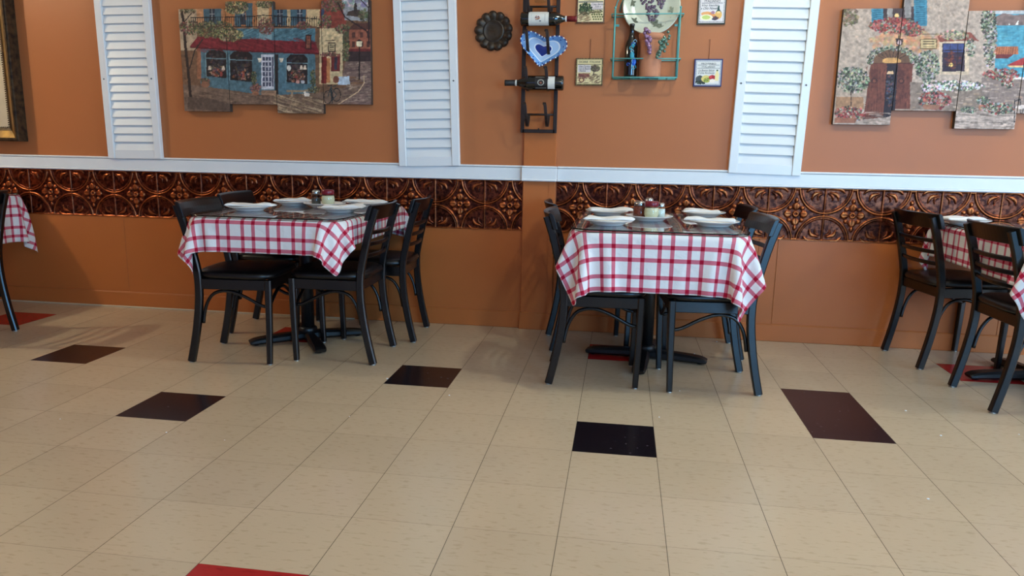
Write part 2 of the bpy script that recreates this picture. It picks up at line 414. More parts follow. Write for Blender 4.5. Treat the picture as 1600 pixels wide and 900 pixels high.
# embossed copper band
def copper(name, x0, x1, phase):
    dx = 0.0031; nx = int((x1 - x0) / dx) + 1; nz = 96; z0, z1 = .598, .8945
    X = np.linspace(x0, x1, nx)[:, None] * np.ones((1, nz)); Z = np.linspace(z0, z1, nz)[None, :] * np.ones((nx, 1))
    U = (X - phase + T / 2) % T - T / 2          # distance from nearest seam
    V = Z - z0; H = z1 - z0
    h = np.zeros_like(U)
    g = lambda d, s: np.exp(-(d / s) ** 2)
    for cz in (0.0, H):                            # half circles, double ridge
        r = np.hypot(U, V - cz)
        h = np.maximum(h, g(r - .140, .0035) * 1.0); h = np.maximum(h, g(r - .128, .0028) * .6)
        a = np.arctan2(np.abs(U), np.abs(V - cz))      # 0 = pointing to the centre of the band
        for (a0, r0, r1, w_, hh) in ((.46, .030, .080, .12, .75), (.80, .030, .098, .15, 1.0), (1.32, .022, .106, .15, 1.0)):
            aa = a0 + .24 * np.sin((r - r0) / (r1 - r0) * 3.1)     # leaves curl
            t = np.clip((r - r0) / (r1 - r0), 0, 1); wd = w_ * np.sin(np.pi * np.clip(t, .001, .999)) ** .6 * (1.05 - .45 * t)
            q = 1 - ((a - aa) / np.maximum(wd, 1e-3)) ** 2
            leaf = np.where((r > r0) & (r < r1) & (q > 0), np.sqrt(np.clip(q, 0, 1)), 0)
            h = np.maximum(h, (leaf - .35 * g((a - aa) * r, .0022) * (leaf > 0)) * hh)
    h = np.maximum(h, g(U, .0028) * .9)            # seam
    W = T / 2 - np.abs(U); P = V - H / 2           # around the flower centre
    rr = np.hypot(W, P); an = np.arctan2(P, (T / 2 - np.abs(U)))
    h = np.maximum(h, g(rr - .012, .0035) * 1.1)
    for k in range(-2, 3):
        d = an - k * math.pi / 2
        t = np.clip((rr - .02) / .042, 0, 1); wd = .52 * np.sin(np.pi * np.clip(t, .001, .999)) ** .7 + 1e-3
        q = 1 - (d / wd) ** 2
        pet = np.where((rr > .02) & (rr < .062) & (q > 0), np.sqrt(np.clip(q, 0, 1)) * (.65 + .5 * t), 0)
        h = np.maximum(h, pet - .4 * g(d * rr, .0025) * (pet > 0))
    for k in (-1, 1):
        bx = W - .034; bz = P - k * .034
        h = np.maximum(h, np.sqrt(np.clip(1 - (np.hypot(bx, bz) / .011) ** 2, 0, 1)) * .9)
        h = np.maximum(h, np.sqrt(np.clip(1 - ((W / .009) ** 2 + ((P - k * .078) / .013) ** 2), 0, 1)) * .9)
        h = np.maximum(h, np.sqrt(np.clip(1 - ((W / .020) ** 2 + ((P - k * (H / 2 - .006)) / .007) ** 2), 0, 1)) * .9)
    h = np.maximum(h, g(V - .004, .003) * .9); h = np.maximum(h, g(V - H + .004, .003) * .7)
    h = h + .06 * np.sin(X * 31) * np.sin(Z * 47)
    Y = YW - .004 - h * .0085
    mb = MB(); mb.grid(X, Y, Z)
    mb.box(((x0 + x1) / 2, YW - .002, (z0 + z1) / 2), (x1 - x0, .003, z1 - z0))
    o = mb.build(name, M_copper, kind='structure')
    c = np.ones((len(mb.v), 4)); v = np.clip((h.ravel() - .45) / .6, 0, 1); c[:, :3] = 0; c[:len(v), 0] = v; c[:len(v), 1] = v; c[:len(v), 2] = v
    ca = o.data.color_attributes.new('Col', 'FLOAT_COLOR', 'POINT'); ca.data.foreach_set('color', c.ravel())
    return o
copper('trim_5', -5.2, -.447, -3.721)
copper('trim_6', -.243, 3.3, .050)

# ------------------------------------------------------------------ ceiling lamps (above the frame, they cast the warm light)
for x, y, lab in ((-4.9, .45, 'round glowing lamp on the ceiling at the far left end of the wall'), (.8, .4, 'round glowing lamp on the ceiling above the middle table'), (3.7, .4, 'round glowing lamp on the ceiling near the right end of the wall'), (.4, -2.6, 'round glowing lamp on the ceiling behind the camera')):
    e_ = empty('ceiling_lamp', (x, y, ZC), label=lab, cat='lamp', group='lamps on the ceiling')
    MB().lathe([(.001, 0), (.075, 0), (.075, -.03), (.065, -.035)][::-1], 24).build('lamp_housing', M_white, e_)
    MB().lathe([(.06, -.034), (.05, -.045), (.001, -.05)][::-1], 24).build('lamp_bulb', M_lamp, e_)

# ------------------------------------------------------------------ shutters
def shutter(x0, x1, z0, z1, n, label, lean=0.0):
    r = empty('louvered_shutter', ((x0 + x1) / 2, YW, z0), label=label, cat='shutter', group='white louvered shutters on the wall')
    r.rotation_euler = (0, lean, 0)
    wd = x1 - x0; H = z1 - z0; st = .047
    mb = MB()
    for s in (-1, 1): mb.box((s * (wd / 2 - st / 2), -.017, H / 2), (st, .032, H), bev=.003)
    mb.box((0, -.015, .028), (wd - 2 * st, .026, .056), bev=.002); mb.box((0, -.015, H - .03), (wd - 2 * st, .026, .06), bev=.002)
    mb.build('shutter_frame', M_shut, r)
    mb = MB(); p = (H - .116) / n
    for k in range(n):
        z = .056 + p * (k + .5)
        M = Matrix.Translation((0, -.015, z)) @ Matrix.Rotation(math.radians(-17), 4, 'X')
        mb.box((0, 0, 0), (wd - 2 * st - .002, .007, p * 1.16), M=M, bev=.002)
    mb.build('louvers', M_shut, r)
    MB().box((0, -.0015, H / 2), (wd - .02, .003, H - .02)).build('backing', M_shut, r)
    for s in (-1, 1):
        MB().lathe([(.0001, 0), (.005, .001), (.0045, .003), (.0001, .004)], 12, Matrix.Translation((s * (wd / 2 - st / 2), -.033, .49)) @ Matrix.Rotation(math.pi / 2, 4, 'X')).build('screw', M_screw, r)
p0, p1 = at(182, 247, 1.81), at(264, 249, 1.81)
Z0s = .968
shutter(-3.115, -2.745, Z0s + .005, 2.42, 26, 'white louvered shutter at the left, between the gold frame and the shop painting', -.012)
shutter(-1.195, -.822, Z0s, 2.42, 24, 'white louvered shutter in the middle, left of the scalloped metal plate', -.03)
shutter(.727, 1.118, Z0s - .004, 2.42, 24, 'white louvered shutter at the right, beside the stone doorway painting', .022)

# ------------------------------------------------------------------ furniture
def rear_x(z):                        # rear leg and back post line
    pts = ((0, 0), (.12, .028), (.25, .052), (.36, .062), (.46, .058), (.58, .035), (.70, .003), (.80, -.030))
    for (a, xa), (b, xb) in zip(pts[:-1], pts[1:]):
        if z <= b:
            t = (z - a) / (b - a); return xa + (xb - xa) * t
    return pts[-1][1]
def smooth_pts(P, k=4):
    P = [Vector(p) for p in P]; out = []
    for i in range(len(P) - 1):
        a, b, c, d = P[max(i - 1, 0)], P[i], P[i + 1], P[min(i + 2, len(P) - 1)]
        for j in range(k):
            t = j / k
            out.append(.5 * ((2 * b) + (c - a) * t + (2 * a - 5 * b + 4 * c - d) * t * t + (3 * b - a - 3 * c + d) * t ** 3))
    out.append(P[-1]); return out
def make_chair():
    r = empty('dining_chair', (0, 0, 0), label='chair', cat='chair', group='black chairs around the dining tables')
    # seat cushion, rounded outline
    def outline(k):
        n = 44; o = []
        for i in range(n):
            a = 2 * math.pi * i / n; c, s = math.cos(a), math.sin(a)
            e = 2 / 4.2
            x = (abs(c) ** e) * (1 if c > 0 else -1); y = (abs(s) ** e) * (1 if s > 0 else -1)
            hw = .186 + .026 * (x + 1) / 2 * 1.0
            o.append((.236 + x * (.203 * k), y * hw * k))
        return o
    vs = []; fs = []; lay = [(.90, .428), (1.0, .434), (1.02, .445), (1.0, .458), (.94, .466), (.80, .470), (.5, .472), (.2, .472)]
    for k, z in lay:
        for x, y in outline(k): vs.append((x, y, z))
    n = 44
    for i in range(len(lay) - 1):
        for k in range(n): fs.append((i * n + k, i * n + (k + 1) % n, (i + 1) * n + (k + 1) % n, (i + 1) * n + k))
    fs.append(tuple(range(n))[::-1]); fs.append(tuple((len(lay) - 1) * n + k for k in range(n)))
    MB().add(vs, fs, True).build('seat', M_vinyl, r)
    mb = MB()
    for s in (-1, 1): mb.box((.235, s * .178, .402), (.35, .022, .052), bev=.003)
    mb.box((.408, 0, .402), (.022, .36, .052), bev=.003); mb.box((.066, 0, .402), (.022, .33, .052), bev=.003)
    mb.build('seat_frame', M_black, r)
    for s in (-1, 1):
        P = smooth_pts([(rear_x(z), s * .178, z) for z in (.006, .10, .20, .30, .38, .46, .54, .62, .70, .785)], 2)
        lg = MB().strip(P, .036, [.030] * len(P)).build('leg', M_black, r)
        MB().lathe([(.0001, 0), (.013, 0), (.014, .006), (.0001, .007)], 14, c=(P[0][0], s * .178, 0)).build('foot_glide', M_glide, lg)
        P = [(.402, s * .182, .006), (.408, s * .182, .2), (.412, s * .182, .428)]
        lg = MB().strip(P, [.026, .029, .032], [.026, .029, .032]).build('leg', M_black, r)
        MB().lathe([(.0001, 0), (.012, 0), (.013, .006), (.0001, .007)], 14, c=(.402, s * .182, 0)).build('foot_glide', M_glide, lg)
    # top rail, bowed; its ends reach past the posts
    vs = []; n = 18; fs = []
    for i in range(n + 1):
        y = -.212 + .424 * i / n; q = 1 - (y / .212) ** 2
        for z, dx in ((.727, .0), (.764, -.012), (.800, -.024), (.804, -.014), (.796, -.002), (.764, .010), (.728, .020)):
            xb = .006 - .036 * q + .012
            hh = 1.0
            vs.append((xb + dx - .012, y, z))
    m = 7
    for i in range(n):
        for k in range(m): fs.append((i * m + k, i * m + (k + 1) % m, (i + 1) * m + (k + 1) % m, (i + 1) * m + k))
    fs.append(tuple(range(m))[::-1]); fs.append(tuple(n * m + k for k in range(m)))
    MB().add(vs, fs, False).build('top_rail', M_black, r, bevel=.003)
    for z in (.548, .606, .664):
        P = []
        for i in range(13):
            y = -.172 + .344 * i / 12; P.append((rear_x(z) - .030 * (1 - (y / .172) ** 2), y, z))
        MB().strip(P, .012, .020, side=(0, 0, 1), ch=.3).build('slat', M_black, r)
    # bentwood style braces
    for s in (-1, 1):
        y = s * .163
        P = smooth_pts([(.398, y, .290), (.36, y, .298), (.28, y, .340), (.20, y, .366), (.13, y, .352), (.092, y, .305), (.074, y, .25), (.066, y, .20)], 3)
        MB().tube(P, .0085, 8).build('brace', M_black, r)
    P = smooth_pts([(.404, -.17, .29), (.404, -.13, .31), (.404, -.06, .352), (.404, 0, .366), (.404, .06, .352), (.404, .13, .31), (.404, .17, .29)], 3)
    MB().tube(P, .0085, 8).build('brace', M_black, r)
    return r
chair0 = make_chair(); used = [False]
def place_chair(x, y, deg, label):
    c = chair0 if not used[0] else copy_tree(chair0)
    used[0] = True; c.location = (x, y, 0); c.rotation_euler = (0, 0, math.radians(deg)); c['label'] = label
    return c
place_chair(-.170, .940, 2.0, 'black ladder-back chair at the near left side of the middle table')
place_chair(-.228, 1.500, 9, 'black ladder-back chair at the far left side of the middle table, by the pilaster')
place_chair(.777, .965, 185, 'black ladder-back chair, near right of the middle table, behind the hanging cloth corner')
place_chair(.795, 1.540, 182, 'black ladder-back chair at the far right side of the middle table, close to the wall')
place_chair(-1.974, .927, 5, 'black ladder-back chair at the near left side of the table under the shop painting')
place_chair(-2.086, 1.500, 4, 'black ladder-back chair at the far left side of the table under the shop painting')
place_chair(-1.060, 1.062, 181, 'black ladder-back chair at the near right side of the table under the shop painting')
place_chair(-.990, 1.528, 183, 'black ladder-back chair, far right of the table under the shop painting, by the wall')
place_chair(1.749, .930, 3, 'black ladder-back chair, near left of the table at the right edge, back toward camera')
place_chair(1.668, 1.565, 9, 'black ladder-back chair at the far left side of the right-hand table, close to the wall')
place_chair(-3.262, .922, 180, 'black ladder-back chair at the left edge of the photo, mostly cut off')

def make_table(cx, cy, W, D, base_deg, lab, bx=0, by=0):
    r = empty('dining_table', (cx, cy, 0), label='black pedestal base ' + lab, cat='table', group='black pedestal dining tables')
    ro = math.radians(base_deg)
    mb = MB()
    MB().prism(rrect(-W / 2 + .004, -D / 2 + .004, W / 2 - .004, D / 2 - .004, .10), .705, .733).build('tabletop', M_tabletop, r)
    MB().lathe([(.036, .05), (.036, .69)], 24, c=(bx, by, 0)).lathe([(.05, .045), (.05, .075), (.038, .085)], 24, c=(bx, by, 0)).build('column', M_castiron, r)
    MB().box((bx, by, .697), (.45, .08, .016), bev=.003).box((bx, by, .697), (.08, .6, .016), bev=.003).build('top_bracket', M_castiron, r)
    for k in range(4):
        a = ro + k * math.pi / 2; M = Matrix.Translation((bx, by, 0)) @ Matrix.Rotation(a, 4, 'Z')
        P = smooth_pts([(.02, 0, .052), (.10, 0, .046), (.20, 0, .034), (.27, 0, .026), (.30, 0, .018), (.315, 0, .010)], 3)
        n_ = len(P); hs = [.052 - .036 * (i / (n_ - 1)) ** 1.2 for i in range(n_)]
        MB().strip([(p[0], 0, h / 2 + .008) for p, h in zip(P, hs)], hs, [.05 + .02 * math.sin(i / (n_ - 1) * 2.6) for i in range(n_)], ch=.28, M=M).lathe([(.0001, 0), (.014, 0), (.016, .012), (.0001, .013)], 12, M, c=(.28, 0, 0)).build('foot', M_castiron, r)
    return r
TW, TD = .775, 1.11
TABLES = {'mid': (.308, 1.215), 'shop': (-1.540, 1.250), 'right': (2.190, 1.220), 'edge': (-4.085, 1.215)}
make_table(*TABLES['mid'], TW, TD, -8, 'of the middle table', -.008, .075)
make_table(*TABLES['shop'], TW, TD, 35, 'of the table under the shop painting', -.03, .02)
make_table(*TABLES['right'], TW, TD, 5, 'of the table at the right edge of the photo', 0, .07)
make_table(*TABLES['edge'], TW, TD, 5, 'of the table at the left edge of the photo', 0, 0)

# cloth: numpy position based drape over the rounded top
def drape(wall, oh, seed, ang=0.0, push=None, steps=230, h=.02, fix=None):
    """oh = overhang (left, right, near, far); returns X, U arrays"""
    ZT = .7345; R = .10
    x0, x1, y0, y1 = -TW / 2 - oh[0], TW / 2 + oh[1], -TD / 2 - oh[2], TD / 2 + oh[3]
    nx, ny = int(round((x1 - x0) / h)) + 1, int(round((y1 - y0) / h)) + 1
    U, V = np.meshgrid(np.linspace(x0, x1, nx), np.linspace(y0, y1, ny), indexing='ij')
    c, s = math.cos(ang), math.sin(ang)
    P = np.stack([U * c - V * s, U * s + V * c, np.full_like(U, ZT)], 2)
    def sdf(P):
        qx = np.abs(P[..., 0]) - (TW / 2 - R); qy = np.abs(P[..., 1]) - (TD / 2 - R)
        return np.hypot(np.maximum(qx, 0), np.maximum(qy, 0)) + np.minimum(np.maximum(qx, qy), 0) - R
    def grad(P):
        qx = np.abs(P[..., 0]) - (TW / 2 - R); qy = np.abs(P[..., 1]) - (TD / 2 - R)
        gx = np.where(qx > 0, qx, 0); gy = np.where(qy > 0, qy, 0)
        l = np.hypot(gx, gy); z = l < 1e-6
        gx = np.where(z, (qx > qy) * 1.0, gx / np.maximum(l, 1e-6)); gy = np.where(z, (qy >= qx) * 1.0, gy / np.maximum(l, 1e-6))
        return gx * np.sign(P[..., 0]), gy * np.sign(P[..., 1])
    pin = (sdf(P) < -.004)
    free = (~pin)[..., None] * 1.0
    rng = np.random.RandomState(seed)
    # smooth outward push noise
    k = rng.randn(nx, ny)
    for _ in range(30): k = (k + np.roll(k, 1, 0) + np.roll(k, -1, 0) + np.roll(k, 1, 1) + np.roll(k, -1, 1)) / 5
    k = k / k.std()
    P0 = P.copy(); Q = P.copy(); W = (~pin) * 1.0
    groups = []
    def G(di, dj, stiff):
        # colour by index parity so no vertex is touched twice
        pi = 2 * max(di, 1); pj = 2 * max(abs(dj), 1)
        I, J = np.meshgrid(np.arange(nx - di), np.arange(max(0, -dj), ny - max(0, dj)), indexing='ij')
        I = I.ravel(); J = J.ravel()
        if di and not dj: key = (I // di) % 2
        elif dj and not di: key = (J // dj) % 2
        else: key = (I // di) % 2
        for kk in (0, 1):
            m = key == kk; a = I[m] * ny + J[m]; b = (I[m] + di) * ny + J[m] + dj
            ww = W.ravel()[a] + W.ravel()[b]; mm = ww > 0; a, b, ww = a[mm], b[mm], ww[mm]
            d = np.hypot(di * (x1 - x0) / (nx - 1), dj * (y1 - y0) / (ny - 1))
            groups.append((a, b, (W.ravel()[a] / ww * stiff)[:, None], (W.ravel()[b] / ww * stiff)[:, None], d))
    G(1, 0, 1); G(0, 1, 1); G(1, 1, .55); G(1, -1, .55); G(2, 0, .12); G(0, 2, .12)
    dt = .016
    for st in range(steps):
        v = (Q - P0) * (.975 if st < steps * .75 else .9)
        P0 = Q.copy(); Q = Q + v * free
        Q[..., 2] -= 9.8 * dt * dt * .6 * (~pin)
        if st < 60:
            gx, gy = grad(Q); m = (sdf(Q) > 0) * .00022 * k
            Q[..., 0] += gx * m; Q[..., 1] += gy * m
        if push:
            for (px, py, pz, pr) in push:
                d = Q - np.array([px, py, pz]); d[..., 2] *= .35; l = np.linalg.norm(d, axis=2); m = (l < pr) & (~pin)
                f = np.where(m, (pr - l), 0)[..., None] * d / np.maximum(l, 1e-5)[..., None]; f[..., 2] = 0
                Q += f * .5
        F = Q.reshape(-1, 3)
        for it in range(9):
            for a, b, wa, wb, d in groups:
                e = F[b] - F[a]; l = np.linalg.norm(e, axis=1, keepdims=True); q = e * ((l - d) / np.maximum(l, 1e-7))
                F[a] += q * wa; F[b] -= q * wb
            Qs = F.reshape(nx, ny, 3)
            sd = sdf(Qs); inside = (sd < .006) & (~pin) & (Qs[..., 2] < ZT - .002)
            gx, gy = grad(Qs); m = np.where(inside, .006 - sd, 0)
            Qs[..., 0] += gx * m; Qs[..., 1] += gy * m
            Qs[..., 2] = np.minimum(Qs[..., 2], ZT); Qs[..., 1] = np.where(pin, Qs[..., 1], np.minimum(Qs[..., 1], wall))
            F = Qs.reshape(-1, 3)
        Q = F.reshape(nx, ny, 3)
        Q[pin] = P0[pin]
    return Q, U, V
def cloth(key, oh, seed, label, **k):
    cx, cy = TABLES[key]; Q, U, V = drape(YW - .020 - cy, oh, seed, **k)
    mb = MB(); mb.grid(Q[..., 0], Q[..., 1], Q[..., 2])
    o = mb.build('tablecloth', M_cloth, None, label=label, cat='tablecloth', group='red and white checked tablecloths')
    o.location = (cx, cy, 0)
    uv = o.data.uv_layers.new(name='UVMap'); li = np.zeros(len(o.data.loops), dtype=np.int32); o.data.loops.foreach_get('vertex_index', li)
    off = UVOFF.get(key, (0, 0))
    uvs = np.stack([U.ravel()[li] - U.min() + off[0], V.ravel()[li] - V.min() + off[1]], 1); uv.data.foreach_set('uv', uvs.ravel())
    sb = o.modifiers.new('sub', 'SUBSURF'); sb.levels = 1; sb.render_levels = 1
    so = o.modifiers.new('solid', 'SOLIDIFY'); so.thickness = .0012; so.offset = 1
    return o
UVOFF = {'mid': (.0105, .010), 'shop': (.0615, .010), 'right': (0, .01), 'edge': (0, 0)}
cloth('mid', (.13, .18, .245, .16), 3, 'red and white checked cloth hanging over the middle table')
cloth('shop', (.16, .125, .155, .16), 11, 'red and white checked cloth on the table under the shop painting')
cloth('right', (.17, .17, .20, .16), 5, 'red and white checked cloth on the table at the right edge of the photo')
cloth('edge', (.2, .28, .20, .16), 8, 'red and white checked cloth at the left edge of the photo, only its corner showing')

GT = .7445
for key, lab in (('mid', 'clear glass sheet covering the cloth of the middle table'), ('shop', 'clear glass sheet covering the cloth of the table under the shop painting'), ('right', 'clear glass sheet on the table at the right edge of the photo'), ('edge', 'clear glass sheet on the table at the left edge of the photo')):
    cx, cy = TABLES[key]; P = rrect(-TW / 2, -TD / 2, TW / 2, TD / 2, .10, 10); n = len(P)
    z0, z1 = .7375, GT
    vs = [(x, y, z0) for x, y in P] + [(x, y, z1) for x, y in P]
    mb = MB(); mb.add(vs, [tuple(range(n))[::-1], tuple(range(n, 2 * n))], False, 0); nb = len(mb.f)
    for i in range(n): mb.f.append((i, (i + 1) % n, (i + 1) % n + n, i + n)); mb.sm.append(True); mb.mi.append(1)
    g = mb.build('glass_sheet', [M_glass, M_glass_edge], label=lab, cat='glass top', group='glass sheets over the tablecloths'); g.location = (cx, cy, 0)

# plates, napkins, shakers
def plate_obj():
    prof = [(.0001, .003), (.062, .003), (.064, 0), (.068, 0), (.070, .004), (.088, .014), (.113, .0225), (.1155, .0245), (.114, .0262), (.105, .0250), (.086, .0175), (.070, .0085), (.060, .007), (.0001, .007)]
    return MB().lathe(prof, 56).build('dinner_plate', M_china)
plate0 = plate_obj(); pu = [False]
def plate(u, vb, label, dy=.066, rad=1.0):
    p = onz(u, vb, GT); loc = (p.x, p.y + dy, GT + .0005)
    o = plate0 if not pu[0] else plate0.copy()
    if pu[0]: COL.objects.link(o)
    pu[0] = True
    o.location = loc; o.scale = (rad, rad, 1)
    tag(o, label=label, cat='plate', group='white dinner plates on the tables')
    return loc
def napkin(loc, L_, W_, deg, seed, label, dx=0, dy=0, lift=.0255):
    rng = random.Random(seed); n, m = 34, 16
    a = np.linspace(-1, 1, n)[:, None] * np.ones((1, m)); b = np.linspace(-1, 1, m)[None, :] * np.ones((n, 1))
    taper = 1 - .35 * (a + 1) / 2 * (rng.random() > .3)
    X = a * L_ / 2; Y = b * W_ / 2 * taper
    p = [rng.uniform(0, 6) for _ in range(6)]
    bump = .004 * np.sin(a * 3.1 + p[0]) + .003 * np.sin(a * 7 + b * 2 + p[1]) + .003 * np.sin(b * 4 + a * 2.2 + p[2])
    top = .007 + bump * .6 + .004 * (1 - b ** 2) + .004 * np.exp(-((a - .5) / .3) ** 2)
    edge = np.minimum(1, np.minimum((1 - np.abs(a)) * 8, (1 - np.abs(b)) * 5)) ** .5
    Zt = top * (.35 + .65 * edge); Zb = np.zeros_like(a)
    mb = MB(); mb.grid(X, Y, Zt); mb.grid(X[::-1], Y[::-1], Zb[::-1])
    bd = [(i, 0) for i in range(n)] + [(n - 1, j) for j in range(1, m)] + [(i, m - 1) for i in range(n - 2, -1, -1)] + [(0, j) for j in range(m - 2, 0, -1)]
    N_ = n * m
    for (i, j), (k, l) in zip(bd, bd[1:] + bd[:1]):
        mb.f.append((i * m + j, N_ + (n - 1 - i) * m + j, N_ + (n - 1 - k) * m + l, k * m + l)); mb.sm.append(True); mb.mi.append(0)
    for zl, sc, of in ((.004, 1.03, .004), (.008, .99, -.003)):      # folded layers at the rim
        mb.box((of, 0, zl * .6), (L_ * .94 * sc, W_ * .80, .0015), M=Matrix.Rotation(.03 * of / .004, 4, 'Z'))
    o = mb.build('paper_napkin', M_napkin, label=label, cat='napkin', group='folded paper napkins on the plates')
    o.location = (loc[0] + dx, loc[1] + dy, loc[2] + lift); o.rotation_euler = (0, 0, math.radians(deg))
    return o
pl = plate(948, 337.5, 'white plate at the far left of the middle table'); napkin(pl, .235, .10, 12, 1, 'folded white napkin on the far left plate of the middle table', .02)
pl = plate(950, 353.5, 'white plate at the near left of the middle table'); napkin(pl, .225, .11, -8, 2, 'folded white napkin on the near left plate of the middle table', .005)
CPm = plate(1015, 346.5, 'white plate holding the shakers in the centre of the middle table')
pl = plate(1101, 340.0, 'white plate at the far right of the middle table'); napkin(pl, .19, .10, 175, 4, 'folded white napkin on the far right plate of the middle table', -.01)
pl = plate(1118, 355.5, 'white plate at the near right of the middle table'); napkin(pl, .23, .10, 170, 5, 'folded white napkin on the near right plate of the middle table', -.02)
pl = plate(380, 330.5, 'white plate at the near left of the table under the shop painting'); napkin(pl, .24, .10, 3, 6, 'folded white napkin on the near left plate under the shop painting', .01)
pl = plate(452, 322, 'white plate at the far left of the table under the shop painting'); napkin(pl, .20, .11, 3, 7, 'folded white napkin on the far left plate under the shop painting', .0)
CPs = plate(500, 325.5, 'white plate holding the shakers on the table under the shop painting')
pl = plate(524, 333, 'white plate at the near right of the table under the shop painting'); napkin(pl, .21, .11, 8, 8, 'folded white napkin on the near right plate under the shop painting', .02)
pl = plate(567, 324, 'white plate at the far right of the table under the shop painting'); napkin(pl, .24, .10, 176, 9, 'folded white napkin on the far right plate under the shop painting', -.01)
pl = plate(1517, 352.5, 'white plate on the table at the right edge of the photo'); napkin(pl, .20, .11, 5, 10, 'folded white napkin on the plate at the right edge of the photo', -.01)

def parm(loc, label):
    r = empty('cheese_shaker', loc, label=label, cat='shaker', group='glass shakers with maroon lids')
    MB().lathe([(.0001, 0), (.026, 0), (.031, .005), (.036, .022), (.037, .040), (.034, .058), (.031, .066)], 28).build('glass_jar', M_jar, r)
    MB().lathe([(.0001, .003), (.025, .003), (.034, .022), (.035, .040), (.0325, .056), (.0001, .057)], 28).build('grated_cheese', M_cheese, r)
    MB().lathe([(.033, .064), (.034, .066), (.034, .084), (.031, .088), (.0001, .089)], 28).build('lid', M_maroon, r)
def spice(loc, mcont, rad, h, label, name='pepper_shaker', part='ground_pepper', fill=.75, group='glass shakers with steel lids'):
    r = empty(name, loc, label=label, cat='shaker', group=group)
    MB().lathe([(.0001, 0), (rad * .95, 0), (rad, .004), (rad, h * .62), (rad * .75, h * .76)], 28).build('glass_jar', M_jar, r)
    MB().lathe([(.0001, .002), (rad * .93, .003), (rad * .95, h * .62 * fill), (.0001, h * .62 * fill + .001)], 28).build(part, mcont, r)
    MB().lathe([(rad * .80, h * .74), (rad * .82, h * .76), (rad * .80, h * .92), (rad * .55, h), (.0001, h * 1.01)], 28).build('lid', M_steel, r)
def on_plate(C, dx, dy): return (C[0] + dx, C[1] + dy, C[2] + .0075)
parm(on_plate(CPm, .008, -.022), 'cheese shaker with maroon lid on the middle table')
spice(on_plate(CPm, -.048, .018), M_flakes, .033, .086, 'glass shaker of red pepper flakes with a steel lid on the middle table', 'pepper_flake_shaker', 'pepper_flakes', 1.1)
spice(on_plate(CPm, .055, .020), M_salt, .022, .080, 'small glass salt shaker right of the cheese shaker on the middle table', 'salt_shaker', 'salt', 1.0)
spice(on_plate(CPm, -.002, .062), M_pepper, .024, .100, 'taller steel-lidded shaker behind the others on the middle table')
parm(on_plate(CPs, .020, .0), 'cheese shaker with maroon lid on the table under the shop painting')
spice(on_plate(CPs, -.053, .010), M_pepper, .026, .086, 'steel-lidded pepper shaker on the table under the shop painting')

